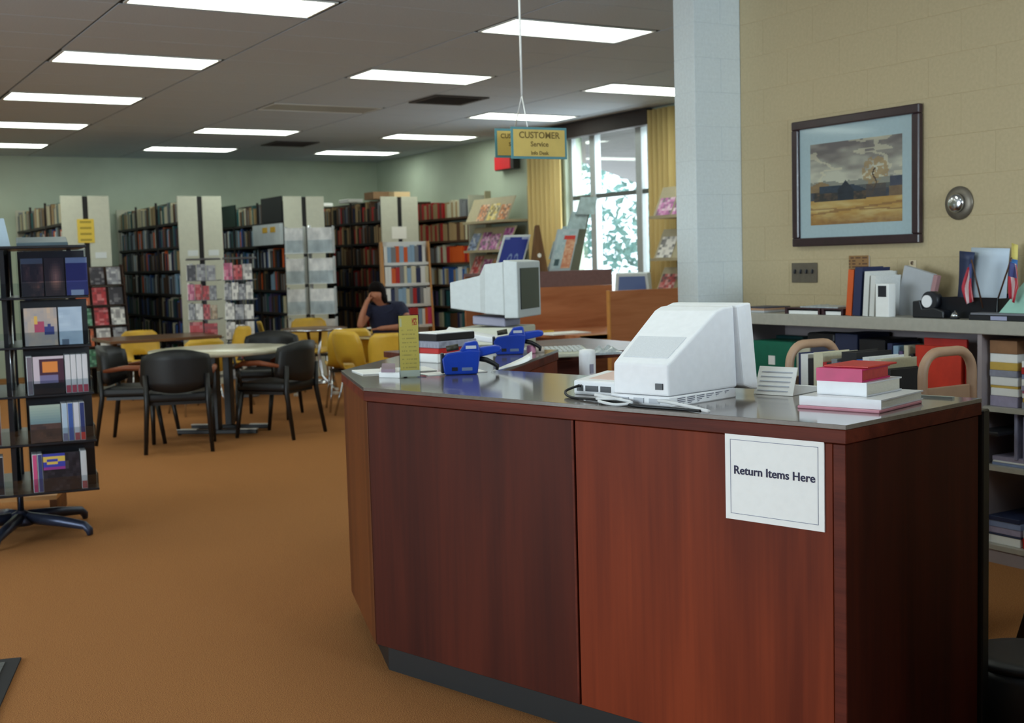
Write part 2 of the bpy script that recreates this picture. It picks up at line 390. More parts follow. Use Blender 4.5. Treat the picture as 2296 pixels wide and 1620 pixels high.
# window in the right wall
mt_alu = M('window_aluminium', (190, 196, 198), 0.35, 0.03, 30, metal=0.3)
mt_pane = glassy('window_glass', (246, 250, 250), 0.07)
wn = struct(thing('window_1', None, None, (XW+0.10, 0, 0)))
fr = MB(); t_ = 0.03
for (y0, z0, y1, z1) in ((WY0, WZ0, WY1, WZ0+0.06), (WY0, WZ1-0.05, WY1, WZ1), (WY0, WZ0, WY0+0.05, WZ1), (WY1-0.05, WZ0, WY1, WZ1)):
    fr.box(-t_, y0, z0, t_, y1, z1)
fr.build('window_frame', mt_alu, wn)
for yy in (12.18, 11.27): MB().box(-0.045, yy-0.055, WZ0+0.06, 0.045, yy+0.055, WZ1-0.05).build('mullion', mt_alu, wn, 0.005, 1)
for (y0, y1) in ((WY0+0.05, 11.215), (11.325, 12.125), (12.235, WY1-0.05)):
    MB().box(-0.03, y0, 2.15, 0.03, y1, 2.20).build('transom_rail', M('dark_rail', (92, 98, 96), 0.5, 0.05, 20), wn)
    for z0, z1 in ((WZ0+0.06, 2.15), (2.20, WZ1-0.05)): MB().box(-0.004, y0, z0, 0.004, y1, z1).build('pane', mt_pane, wn)
MB().box(-0.16, WY0, WZ0-0.03, 0.0, WY1, WZ0).build('window_sill', mt_alu, wn)
# assumed glazed entrance in the left wall (out of frame; the daylight on the desk comes through it)
dn = struct(thing('assumed_entrance_door', None, None, (XL-0.1, 0, 0)))
df = MB()
for (y0, z0, y1, z1) in ((1.8, 0.05, 6.4, 0.13), (1.8, 2.57, 6.4, 2.65)): df.box(-0.03, y0, z0, 0.03, y1, z1)
for yy in (1.84, 3.35, 4.85, 6.36): df.box(-0.03, yy-0.04, 0.05, 0.03, yy+0.04, 2.65)
df.build('door_frame', mt_alu, dn)
for y0, y1 in ((1.88, 3.31), (3.39, 4.81), (4.89, 6.32)): MB().box(-0.004, y0, 0.13, 0.004, y1, 2.57).build('pane', mt_pane, dn)
# unseen high windows added behind the camera for the assumed front daylight (out of frame)
wn2 = struct(thing('added_front_window', None, None, (0, YF-0.1, 0)))
fr = MB()
for (x0, z0, x1, z1) in ((2.4, 1.55, 4.9, 1.60), (2.4, 2.80, 4.9, 2.85)): fr.box(x0, -0.03, z0, x1, 0.03, z1)
for xx in (2.4, 3.625, 4.85): fr.box(xx, -0.03, 1.6, xx+0.05, 0.03, 2.8)
fr.build('window_frame', mt_alu, wn2)
for xx in (2.45, 3.675): MB().box(xx, -0.004, 1.6, xx+1.175, 0.004, 2.8).build('pane', mt_pane, wn2)
# outdoors: pavement, porch soffit, tree
struct(MB().box(XW+0.25, -20, -0.3, 70, 90, -0.15).build('pavement_outside', M('pale_concrete', (214, 208, 196), 0.9, 0.05, 2)))
struct(MB().box(-60, -40, -0.3, XL-0.2, 60, -0.15).build('pavement_entrance', M('pale_concrete', (214, 208, 196), 0.9, 0.05, 2)))  # unseen ground outside the assumed entrance
struct(MB().prism([(XW+0.25, 2), (XW+0.25, 13.95), (18.04, 23.37), (30, 23.37), (30, 2)], 3.0, 3.25).build('porch_soffit', M('soffit_paint', (200, 196, 204), 0.8, 0.03, 3)))
def tree(loc, hgt, spread, label, seed, n=2600):
    rnd = random.Random(seed); t = thing('tree', label, 'tree', loc)
    MB().tube([(0, 0, -0.2), (0.05, 0, hgt*0.3), (0, 0.1, hgt*0.55), (0.1, 0, hgt*0.8)], [0.22, 0.18, 0.12, 0.05], 10).build('trunk', M('bark', (90, 72, 58), 0.9, 0.2, 8), t)
    mb = MB()
    for i in range(n):
        th = rnd.uniform(0, 6.283); ph = math.acos(rnd.uniform(-1, 1)); rr = rnd.uniform(0.55, 1)**0.6
        p = Vector((math.cos(th)*math.sin(ph)*spread, math.sin(th)*math.sin(ph)*spread, math.cos(ph)*hgt*0.42))*rr+Vector((0, 0, hgt*0.58))
        a = Vector((rnd.uniform(-1, 1), rnd.uniform(-1, 1), rnd.uniform(-1, 1))).normalized()*rnd.uniform(0.10, 0.20); b = a.orthogonal().normalized()*a.length*0.6
        mb.add([p-a, p-b, p+a, p+b], [(0, 1, 2, 3)])
    f = mb.build('foliage', M('haze_paled_leaves', (120, 160, 150), 0.6, 0.25, 3), t); f['kind'] = 'stuff'  # leaf colour paled and blued to paint in the outdoor haze
tree((21.5, 28.0, -0.15), 6.0, 3.2, 'leafy green tree outside the window, nearer the middle pane', 3)
tree((27.5, 27.0, -0.15), 5.0, 2.8, 'leafy green tree outside the window behind the right pane', 5, 1000)

# valance and curtains
mt_val = M('dark_valance', (44, 34, 32), 0.7, 0.1, 20)
tag(MB().box(XW-0.13, 10.86, 2.88, XW-0.005, 13.30, ZC-0.01).build('window_valance', mt_val, None, 0.006, 1), 'dark brown valance box along the top of the window', 'valance')
mt_cur = M('ochre_curtain', (214, 188, 128), 0.85, 0.08, 14, (1, 1, 0.05), spec=0.1)
def curtain(y0, y1, z0, z1, label, folds):
    mb = MB(); n = folds*8; V = []; Fc = []
    for s in (0, 1):
        for j in range(2):
            for i in range(n+1):
                y = y0+(y1-y0)*i/n; x = XW-0.10+0.035*math.sin(i/8*6.283)+(0.006 if s else 0)
                V.append((x, y, (z0, z1)[j]))
    k = n+1
    for i in range(n): Fc.append((i, i+1, k+i+1, k+i)); Fc.append((2*k+i, 3*k+i, 3*k+i+1, 2*k+i+1)); Fc.append((i, 2*k+i, 2*k+i+1, i+1)); Fc.append((k+i, k+i+1, 3*k+i+1, 3*k+i))
    Fc.append((0, k, 3*k, 2*k)); Fc.append((n, 2*k+n, 3*k+n, k+n))
    mb.add(V, Fc, True); return tag(mb.build('curtain', mt_cur), label, 'curtain', 'ochre window curtains')
curtain(12.66, 13.38, 0.06, 2.875, 'pleated ochre curtain at the left of the window', 7)
curtain(10.42, 10.86, 0.06, 3.03, 'narrow pleated ochre curtain at the right of the window', 5)
# exit sign
t = thing('exit_sign', 'small red exit sign box on the wall under the hanging sign', 'exit sign', (XW-0.02, 13.95, 2.62))
MB().box(-0.10, -0.24, 0.0, 0.0, 0.24, 0.19).build('housing', M('dark_housing', (40, 38, 36), 0.5, 0.05, 20), t, 0.006, 1)
MB().box(-0.106, -0.16, 0.012, -0.10, 0.235, 0.178).build('red_face', M('exit_red', (200, 22, 34), 0.5, 0.05, 10, emit=((220, 20, 30), 0.25)), t)
# ================================================================== CIRCULATION DESK
HD = 1.02
LF = on_z(815, 868, HD); RF = on_z(1897, 953, HD)
DU = (RF-LF).normalized(); DV = Vector((-DU.y, DU.x, 0)); DL = (RF-LF).length
DROT = math.atan2(DU.y, DU.x)
desk = thing('circulation_desk', 'reddish-brown wooden circulation desk with grey laminate top, angled at its left end', 'desk', (LF.x, LF.y, 0), DROT)
def D(u, v, z=HD): return Vector((LF.x, LF.y, 0))+DU*u+DV*v+Vector((0, 0, z))
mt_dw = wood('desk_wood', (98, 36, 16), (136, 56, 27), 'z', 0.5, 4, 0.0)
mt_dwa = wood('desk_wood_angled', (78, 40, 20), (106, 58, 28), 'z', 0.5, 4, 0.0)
mt_dwl = wood('desk_wood_dark', (54, 19, 12), (82, 32, 19), 'z', 0.5, 4, 0.0)  # darker wood tone for the left front panel and the right side
mt_dw2 = wood('desk_wood_trim', (76, 28, 18), (108, 46, 30), 'x', 0.5, 12, 0.0)
mt_lam = M('grey_laminate', (112, 104, 98), 0.12, 0.08, 60, spec=0.6, coat=0.4)
mt_kick = M('black_kick', (9, 9, 10), 0.5, 0.05, 20)
DD = 0.69
top = [(0, 0), (DL, 0), (DL+0.055, DD), (0.0, 0.70), (-0.505, 1.617), (-1.114, 1.274), (-0.614, 0.397)]
MB().prism(top, HD-0.012, HD).build('desk_top', mt_lam, desk, 0.001, 1)
def inset(poly, d):
    n = len(poly); out = []
    for i in range(n):
        p0, p1, p2 = (Vector(poly[i-1]), Vector(poly[i]), Vector(poly[(i+1) % n])); a = (p1-p0).normalized(); b = (p2-p1).normalized()
        na, nb = Vector((-a.y, a.x)), Vector((-b.y, b.x)); bis = (na+nb).normalized(); out.append(tuple(p1+bis*(d/max(0.3, bis.dot(na)))))
    return out
MB().prism(top, HD-0.048, HD-0.0125).build('edge_band', mt_dw2, desk, 0.002, 1)
body = inset(top, 0.006)
def panel(name, p0, p1, z0, z1, th, mat, bev=0.0015):
    p0, p1 = Vector(p0), Vector(p1); d = (p1-p0).normalized(); n = Vector((-d.y, d.x))*th
    return MB().hexa([(p0.x, p0.y, z0), (p1.x, p1.y, z0), ((p1+n).x, (p1+n).y, z0), ((p0+n).x, (p0+n).y, z0)], [(p0.x, p0.y, z1), (p1.x, p1.y, z1), ((p1+n).x, (p1+n).y, z1), ((p0+n).x, (p0+n).y, z1)]).build(name, mat, desk, bev, 1)
ZB = 0.105; ZT = HD-0.05
SE = 0.955
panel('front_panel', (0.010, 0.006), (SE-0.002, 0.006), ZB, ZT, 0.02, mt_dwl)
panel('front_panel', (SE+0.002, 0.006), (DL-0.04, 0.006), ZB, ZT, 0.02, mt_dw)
panel('corner_trim', (DL-0.038, 0.004), (DL-0.004, 0.004), ZB, ZT, 0.02, mt_dw2)
panel('seam_strip', (SE-0.012, 0.004), (SE-0.003, 0.004), ZB, ZT, 0.002, mt_dw2)
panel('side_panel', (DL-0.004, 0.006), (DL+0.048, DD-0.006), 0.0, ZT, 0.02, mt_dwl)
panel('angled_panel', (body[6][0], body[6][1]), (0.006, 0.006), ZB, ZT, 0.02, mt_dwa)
panel('wing_panel', (body[5][0], body[5][1]), (body[6][0], body[6][1]), ZB, ZT, 0.02, mt_dw)
panel('wing_end_panel', (body[4][0], body[4][1]), (body[5][0], body[5][1]), ZB, ZT, 0.02, mt_dw)
panel('inner_panel', (body[3][0], body[3][1]), (body[4][0], body[4][1]), 0.45, ZT, 0.02, mt_dw)
kick = inset(top, 0.055)
kb = MB()
for a, b in ((6, 0), (0, 1), (5, 6), (4, 5)):
    p0, p1 = Vector(kick[a]), Vector(kick[b])
    if (a, b) == (0, 1): p1 = p1-Vector((0.0, 0))
    d = (p1-p0).normalized(); n = Vector((-d.y, d.x))*0.02
    kb.hexa([(p0.x, p0.y, 0), (p1.x, p1.y, 0), (p1.x+n.x, p1.y+n.y, 0), (p0.x+n.x, p0.y+n.y, 0)], [(p0.x, p0.y, ZB-0.001), (p1.x, p1.y, ZB-0.001), (p1.x+n.x, p1.y+n.y, ZB-0.001), (p0.x+n.x, p0.y+n.y, ZB-0.001)])
kb.build('toe_kick', mt_kick, desk)
MB().box(0.05, DD-0.05, 0.55, DL-0.02, DD-0.03, 0.57).build('inner_shelf', mt_dw2, desk)

# notice on the desk front
mt_paper = M('white_paper', (252, 252, 249), 0.7, 0.02, 40)
mt_ink = M('dark_ink', (38, 36, 70), 0.7)
sg = thing('return_notice', 'white square notice reading Return Items Here on the desk front', 'sign', D(0, 0, 0), DROT)
MB().box(1.484, 0.0015, 0.744, 1.776, 0.0055, 0.975).build('card', mt_paper, sg)
b_ = MB(); x0, x1, z0, z1, w_ = 1.5, 1.76, 0.760, 0.959, 0.0012
for a in ((x0, z0, x1, z0+w_), (x0, z1-w_, x1, z1), (x0, z0+w_, x0+w_, z1-w_), (x1-w_, z0+w_, x1, z1-w_)): b_.box(a[0], 0.0008, a[1], a[2], 0.0014, a[3])
b_.build('border_line', M('pale_ink', (120, 124, 150), 0.7), sg)
tx = text('Return Items Here', 0.0315, mt_ink, sg, (1.631, 0.0006, 0.877), (math.pi/2, 0, 0), bold=0.0004)

# ---- books: one shared mesh, cover colour set per object
PAL = {'black': (24, 24, 28), 'navy blue': (34, 44, 82), 'blue': (56, 96, 168), 'light blue': (140, 170, 196), 'teal': (44, 96, 100), 'green': (30, 84, 62), 'brown': (92, 62, 42), 'tan': (168, 140, 100),
       'red': (176, 34, 36), 'orange': (214, 92, 34), 'yellow': (214, 178, 60), 'white': (226, 226, 222), 'cream': (206, 200, 172), 'grey': (124, 126, 130), 'pink': (206, 60, 110), 'purple': (92, 76, 120)}
CM = {k: M('cover_'+k.replace(' ', '_'), c, 0.5, 0.05, 25) for k, c in PAL.items()}
mt_page = M('page_edges', (226, 220, 204), 0.8, 0.06, 120, (1, 1, 8))
def mk_book():
    mb = MB(); c = 0.09
    mb.box(0.0, 0.0, 0.0, 1.0, 0.06, 1.0); mb.box(0.0, 0.06, 0.0, c, 1.0, 1.0); mb.box(1-c, 0.06, 0.0, 1.0, 1.0, 1.0)
    mb.box(c, 0.06, 0.03, 1-c, 0.96, 0.97, 1)
    return mb.mesh('book', [CM['white'], mt_page])
BOOK = mk_book()
NBOOK = [0]
def book(pos, rz, th, dp, ht, colr, label, group, tilt=0.0, flat=False, name='book', cat='book'):
    """standing: spine faces local -y, thickness along local x from pos"""
    o = bpy.data.objects.new(name, BOOK); COL.objects.link(o)
    o.scale = (th, dp, ht)
    o.material_slots[0].link = 'OBJECT'; o.material_slots[0].material = CM[colr]
    o.location = pos
    if flat: o.rotation_euler = (0, -math.pi/2, 0) ; o.rotation_euler = (Matrix.Rotation(rz, 3, 'Z') @ Matrix.Rotation(-math.pi/2, 3, 'Y')).to_euler(); o.location = Vector(pos)+Matrix.Rotation(rz, 3, 'Z') @ Vector((ht, 0, 0))
    else:
        o.rotation_euler = (0, tilt, rz)
        if tilt > 0: o.location.z += th*math.sin(tilt)
    tag(o, label, cat, group); NBOOK[0] += 1
    return o
STUFF = MB(); STUFF_M = list(PAL); 
def stuff_book(pos, rz, th, dp, ht, colr):
    R_ = Matrix.Rotation(rz, 3, 'Z'); P = Vector(pos)
    c = [P+R_ @ Vector(q) for q in ((0, 0, 0), (th, 0, 0), (th, dp, 0), (0, dp, 0), (0, 0, ht), (th, 0, ht), (th, dp, ht), (0, dp, ht))]
    STUFF.hexa(c[:4], c[4:], STUFF_M.index(colr))
def row(start, rz, length, dp, hts, cols, where, rnd, real=True, thr=(0.022, 0.05), gap=0.12, catname='book'):
    """a row of standing books from start along local x; cols = weighted list of colour names (or a function of s)"""
    s = 0.0; X = Matrix.Rotation(rz, 3, 'Z') @ Vector((1, 0, 0)); Yv = Matrix.Rotation(rz, 3, 'Z') @ Vector((0, 1, 0))
    while s < length-thr[0]:
        if rnd.random() < gap*0.25: s += rnd.uniform(0.02, 0.09); continue
        th = min(rnd.uniform(*thr), length-s); ht = rnd.uniform(*hts); c = cols(s) if callable(cols) else rnd.choice(cols)
        p = Vector(start)+X*s+Yv*rnd.uniform(0.0, 0.012); d_ = dp*rnd.uniform(0.85, 1)
        if real and (real is True or s < real): book(p, rz, th-0.0015, d_, ht, c, '%s %s %s' % (c, catname, where), '%s %ss %s' % (c, catname, where), name=catname, cat=catname)
        else: stuff_book(p, rz, th-0.0015, d_, ht, c)
        s += th

# ---- computer terminal, its back to the visitor
mt_tw = M('white_plastic', (246, 246, 248), 0.5, 0.02, 40, bump=0.03)
mt_tg = M('vent_grey', (196, 198, 204), 0.6, 0.03, 60)
mt_dark = M('dark_plastic', (30, 32, 40), 0.4, 0.05, 20)
tm = thing('computer_terminal', 'white boxy computer terminal seen from behind on the desk', 'computer', D(1.15, 0.0, HD), DROT)
def loft(sections):
    """closed quads through rectangular sections [(v, halfwidth_bottom, halfwidth_top, z0, z1)]"""
    mb = MB(); V = []; Fc = []
    for (v, hb, ht, z0, z1) in sections: V += [(-hb, v, z0), (hb, v, z0), (ht, v, z1), (-ht, v, z1)]
    n = len(sections)
    for i in range(n-1):
        for k in range(4): Fc.append((i*4+k, i*4+(k+1) % 4, (i+1)*4+(k+1) % 4, (i+1)*4+k))
    Fc.append((3, 2, 1, 0)); Fc.append(tuple((n-1)*4+k for k in range(4))); mb.add(V, Fc); return mb
loft([(0.075, 0.100, 0.098, 0.030, 0.120), (0.30, 0.120, 0.113, 0.030, 0.262), (0.335, 0.124, 0.116, 0.030, 0.272), (0.385, 0.128, 0.118, 0.03, 0.274)]).build('rear_shell', mt_tw, tm, 0.007, 3)
def slope(v, w_, dz): zz = 0.120+(v-0.075)/0.225*0.142+dz; return [(-w_, v, zz), (w_, v, zz)]
q0, q1, r0, r1 = slope(0.10, 0.080, 0.0004), slope(0.185, 0.086, 0.0004), slope(0.10, 0.080, 0.0022), slope(0.185, 0.086, 0.0022)
MB().hexa([q0[0], q0[1], q1[1], q1[0]], [r0[0], r0[1], r1[1], r1[0]]).build('vent_panel', M('vent_panel_grey', (222, 224, 228), 0.6, 0.08, 200, (1, 8, 1)), tm)
loft([(0.3855, 0.150, 0.128, 0.035, 0.274), (0.42, 0.157, 0.134, 0.022, 0.280), (0.455, 0.157, 0.134, 0.018, 0.280)]).build('front_bezel', mt_tw, tm, 0.006, 2)
MB().box(-0.115, 0.4555, 0.075, 0.115, 0.459, 0.245).build('screen', M('crt_glass', (26, 30, 36), 0.1), tm)
loft([(0.070, 0.112, 0.106, 0.0, 0.029), (0.38, 0.128, 0.124, 0.0, 0.029)]).build('base', mt_tw, tm, 0.003, 1)
MB().box(0.055, 0.071, 0.048, 0.080, 0.076, 0.066).build('rear_badge', mt_dark, tm)
sl = MB().box(-0.0005, 0, 0, 0.001, 0.036, 0.0022).mesh('vent_slot', M('slot_shadow', (120, 122, 134), 0.8))
for k in range(6):
    for j in range(4):
        yy = 0.10+k*0.045
        o = bpy.data.objects.new('vent_slot', sl); COL.objects.link(o); o.parent = tm; o.location = (0.110+0.0125*((yy+0.018-0.07)/0.31)+0.001, yy, 0.006+j*0.0052)
for k in range(3): MB().box(-0.075+k*0.055, 0.067, 0.008, -0.04+k*0.055, 0.0705, 0.022).build('rear_socket', mt_tg, tm)
# keyboard / slanted box left of it
bx = thing('modem_box', 'small white box with dark ports beside the terminal', 'modem', D(0.79, 0.20, HD), DROT)
MB().extr([(0.0, 0.0), (0.17, 0.0), (0.17, 0.062), (0.0, 0.045)], 'x', 0.0, 0.17).build('case', mt_tw, bx, 0.006, 2)
for x0, x1 in ((0.015, 0.04), (0.05, 0.10), (0.11, 0.15)): MB().box(x0, -0.002, 0.012, x1, 0.001, 0.03).build('port', mt_dark, bx)
MB().hexa([(0.04, 0.03, 0.0482), (0.15, 0.03, 0.0482), (0.15, 0.15, 0.0602), (0.04, 0.15, 0.0602)], [(0.04, 0.03, 0.0492), (0.15, 0.03, 0.0492), (0.15, 0.15, 0.0612), (0.04, 0.15, 0.0612)]).build('pink_slip', M('pale_pink_paper', (236, 206, 196), 0.7), bx)
def cable(name, pts, r, mat, label):
    P = [Vector(p) for p in pts]; out = []
    for i in range(len(P)-1):
        p0, p1, p2, p3 = P[max(i-1, 0)], P[i], P[i+1], P[min(i+2, len(P)-1)]
        for k in range(6):
            t = k/6.0; out.append(0.5*((2*p1)+(p2-p0)*t+(2*p0-5*p1+4*p2-p3)*t*t+(3*p1-p0-3*p2+p3)*t**3))
    out.append(P[-1]); return tag(MB().tube(out, r, 8).build(name, mat), label, 'cable')
mt_blk = M('black_rubber', (20, 20, 24), 0.5, 0.05, 30)
mt_wc = M('white_cable', (222, 222, 222), 0.5, 0.03, 30)
rz_ = HD+0.004
cable('power_cable', [D(0.82, 0.195, HD+0.03), D(0.80, 0.15, HD+0.015), D(0.86, 0.105, rz_), D(0.98, 0.075, rz_+0.003), D(1.10, 0.050, rz_+0.002), D(1.17, 0.028, rz_), D(1.27, 0.03, rz_), D(1.34, 0.028, rz_), D(1.40, 0.012, rz_+0.002)], 0.0042, mt_blk, 'black power cable trailing along the desk edge behind the terminal')
cable('data_cable', [D(1.22, 0.066, HD+0.018), D(1.28, 0.045, HD+0.018), D(1.36, 0.03, HD+0.012), D(1.43, 0.008, rz_+0.003)], 0.005, mt_wc, 'white cable leaving the right rear of the terminal')
cable('coiled_cable', [D(1.09, 0.066, HD+0.015), D(1.05, 0.045, rz_+0.012), D(1.0, 0.06, rz_+0.008), D(0.985, 0.095, rz_), D(1.03, 0.035, rz_+0.004), D(1.10, 0.022, rz_), D(1.14, 0.045, rz_+0.006), D(1.08, 0.055, rz_+0.012), D(1.0, 0.05, rz_+0.02)], 0.0045, mt_wc, 'looped white cable at the left rear of the terminal')
# folded printed card / tray behind the terminal
pt = thing('printed_card_stand', 'white printed card leaning in a low white tray right of the terminal', 'card', D(1.31, 0.44, HD), DROT)
MB().hexa([(-0.03, 0.03, 0.001), (0.105, 0.03, 0.001), (0.105, 0.034, 0.001), (-0.03, 0.034, 0.001)], [(-0.035, 0.075, 0.082), (0.095, 0.075, 0.082), (0.095, 0.079, 0.082), (-0.035, 0.079, 0.082)]).build('card', mt_paper, pt)
MB().extr([(0.036, 0.0), (0.26, 0.0), (0.26, 0.008), (0.05, 0.034)], 'x', -0.03, 0.10).build('tray', mt_paper, pt, 0.002, 1)
for k in range(5): 
    a = 0.036+k*0.0075; z = 0.012+k*0.0135
    MB().hexa([(-0.02, a-0.0015, z), (0.085, a-0.0015, z), (0.085, a+0.001, z), (-0.02, a+0.001, z)], [(-0.02, a-0.0002, z+0.0025), (0.085, a-0.0002, z+0.0025), (0.085, a+0.002, z+0.0025), (-0.02, a+0.002, z+0.0025)]).build('print_line', M('grey_ink', (196, 200, 212), 0.7), pt)

# ---- returned books at the right end: magazine, thick white book, pink and red book
def slab(name, u0, v0, u1, v1, z0, z1, mat, label, cat, rot=0.0, bev=0.002, pages=None, group=None):
    c = D((u0+u1)/2, (v0+v1)/2, z0); t = thing(name, label, cat, c, DROT+rot, group); a, b = (u1-u0)/2, (v1-v0)/2; h_ = z1-z0
    if pages is None: MB().box(-a, -b, 0, a, b, h_).build('cover', mat, t, bev, 1)
    else:
        tc = min(0.004, h_*0.15); mb = MB(); mb.box(-a, -b, 0, a, b, tc); mb.box(-a, -b, h_-tc, a, b, h_); mb.box(-a, -b, tc, a, -b+0.004, h_-tc)
        mb.build('cover', mat, t); MB().box(-a+0.003, -b+0.005, tc, a-0.004, b-0.005, h_-tc).build('pages', pages, t)
    return t
mt_gloss = M('white_glossy_cover', (232, 232, 234), 0.25, 0.03, 20)
mt_pinkc = M('magenta_cover', (206, 36, 104), 0.45, 0.08, 20)
mt_redc = M('red_cover', (190, 40, 36), 0.45, 0.05, 20)
slab('folder', 1.565, 0.235, 1.805, 0.50, HD, HD+0.008, M('pink_folder', (214, 140, 156), 0.4, 0.05, 20), 'thin pink folder under the white books on the desk', 'folder', 0.02)
slab('large_book', 1.562, 0.250, 1.800, 0.52, HD+0.0085, HD+0.034, mt_gloss, 'large flat white glossy book in the stack at the right end of the desk', 'book', 0.03, pages=mt_page)
slab('thick_book', 1.592, 0.300, 1.742, 0.50, HD+0.0345, HD+0.072, mt_gloss, 'thick white book lying under the magenta book', 'book', -0.02, pages=mt_page)
slab('magenta_book', 1.590, 0.295, 1.725, 0.47, HD+0.0725, HD+0.108, mt_pinkc, 'magenta book with red edges on top of the returned stack', 'book', 0.03, pages=M('red_page_edges', (196, 70, 66), 0.7, 0.1, 60))
slab('red_booklet', 1.60, 0.32, 1.735, 0.49, HD+0.1085, HD+0.114, mt_redc, 'thin red booklet lying on the magenta book', 'booklet', 0.0)
tag(MB().box(1.56, DD-0.06, HD, DL-0.005, DD-0.045, HD+0.006).build('ruler_strip', M('pale_metal_strip', (176, 186, 186), 0.3, 0.03, 20, metal=0.4)), 'pale metal strip along the inner edge of the desk', 'ruler')
bpy.data.objects['ruler_strip'].location = (LF.x, LF.y, 0); bpy.data.objects['ruler_strip'].rotation_euler = (0, 0, DROT)

# ---- price label guns
mt_blue = M('blue_plastic', (14, 60, 172), 0.35, 0.05, 20, spec=0.6)
mt_lab = M('pale_label', (196, 200, 210), 0.6)
def label_gun(pos, rz, label):
    t = thing('label_gun', label, 'label gun', pos, rz, 'blue label guns')
    # local x runs from the nose to the handle, the housing is 5 cm thick in y
    MB().extr([(0.0, 0.012), (0.006, 0.0), (0.128, 0.0), (0.136, 0.05), (0.142, 0.088), (0.10, 0.092), (0.012, 0.080), (-0.006, 0.060)], 'y', -0.024, 0.024).build('housing', mt_blue, t, 0.005, 2)
    MB().extr([(0.062, 0.086), (0.140, 0.084), (0.132, 0.122), (0.122, 0.126), (0.085, 0.120)], 'y', -0.02, 0.02).build('inker_cover', mt_blue, t, 0.005, 2)
    MB().extr([(0.134, 0.062), (0.215, 0.078), (0.224, 0.088), (0.22, 0.102), (0.20, 0.106), (0.134, 0.100)], 'y', -0.016, 0.016).build('handle', mt_blue, t, 0.006, 2)
    MB().tube([(0.136, 0, 0.056), (0.165, 0, 0.050), (0.190, 0, 0.037), (0.206, 0, 0.026), (0.204, 0, 0.010)], [0.010, 0.010, 0.009, 0.009, 0.006], 8).build('trigger_lever', mt_blk, t)
    MB().cyl((0.012, -0.014, 0.098), (0.058, -0.014, 0.105), 0.011, 0.012, 10).build('inker_roller', M('olive_black', (48, 44, 28), 0.5), t)
    MB().box(-0.010, -0.018, 0.006, 0.003, 0.018, 0.082).build('nose_plate', mt_dark, t, 0.003, 1)
    MB().box(0.030, -0.0248, 0.014, 0.052, -0.0238, 0.028).build('number_window', mt_dark, t)
    MB().box(0.068, -0.0248, 0.014, 0.108, -0.0238, 0.026).build('side_label', M('grey_label', (110, 128, 164), 0.5), t)
    MB().box(0.085, -0.0206, 0.096, 0.125, -0.0198, 0.108).build('maker_label', mt_lab, t)
    return t
g1 = on_z(995, 840, HD); g2 = on_z(1110, 795, HD)
label_gun((g1.x, g1.y, HD+0.001), -0.42, 'blue label gun on the near counter beside the yellow notice')
label_gun((g2.x, g2.y, HD+0.001), -0.50, 'blue label gun further back on the wing counter')
# yellow notice in clear stand
mt_acr = glassy('acrylic', (244, 248, 250), 0.05)
ys = on_z(920, 846, HD)
t = thing('notice_stand', 'tall narrow yellow notice in a clear acrylic stand on the desk', 'notice', ys, -0.43)
MB().box(-0.040, 0.0, 0.001, 0.040, 0.002, 0.236).build('acrylic_front', mt_acr, t)
def ynot(a, b):
    c = (240, 204, 96)
    if b < 0.1: return (226, 222, 200)
    if 0.68 < a < 0.94 and 0.84 < b < 0.95 and (hsh(int(a*20), int(b*60)) > 0.25): return (206, 96, 52)
    if 0.05 < a < 0.14 and 0.82 < b < 0.96: return (228, 214, 160)
    if 0.1 < a < 0.9 and int(b*44) % 3 == 0 and b < 0.8 and hsh(int(a*26), int(b*44)) > 0.35: return (206, 174, 84)
    return c
printed('yellow_sheet', 28, 88, (-0.036, -0.0003+0.0026, 0.004), (0.072, 0, 0), (0, 0, 0.228), ynot, t, 0.0006, (0, -1, 0))
MB().box(-0.040, 0.0035, 0.001, 0.040, 0.0055, 0.236).build('acrylic_back', mt_acr, t)
MB().box(-0.045, -0.02, 0.0, 0.06, 0.05, 0.0008).build('acrylic_foot', mt_acr, t)
# papers and pads at the left corner
def flat(name, poly, z0, z1, mat, label, cat):
    c = sum((Vector(p) for p in poly), Vector((0, 0, 0)))/len(poly); t = thing(name, label, cat, (c.x, c.y, z0)); 
    MB().prism([((Vector(p)-c).x, (Vector(p)-c).y) for p in poly], 0, z1-z0).build('sheet', mat, t); return t
flat('paper_sheet', [D(-0.55, 0.40), D(-0.36, 0.30), D(-0.22, 0.56), D(-0.40, 0.66)], HD+0.0005, HD+0.004, mt_paper, 'white papers lying at the left corner of the desk', 'paper')
flat('paper_pad', [on_z(850, 846, HD), on_z(896, 847, HD), on_z(898, 836, HD), on_z(853, 836, HD)], HD+0.0005, HD+0.022, mt_paper, 'small white pad of paper in front of the yellow notice', 'pad')
flat('note_block', [on_z(855, 836, HD+.02), on_z(886, 836, HD+.02), on_z(886, 822, HD+.02), on_z(857, 822, HD+.02)], HD+0.0225, HD+0.034, M('mauve_block', (150, 128, 140), 0.7, 0.05, 40), 'small mauve note block on the white pad', 'note block')
flat('loose_sheet', [D(-0.20, 0.44), D(-0.10, 0.40), D(0.0, 0.62), D(-0.11, 0.68)], HD+0.0005, HD+0.0025, mt_paper, 'white sheet of paper behind the yellow notice', 'paper')
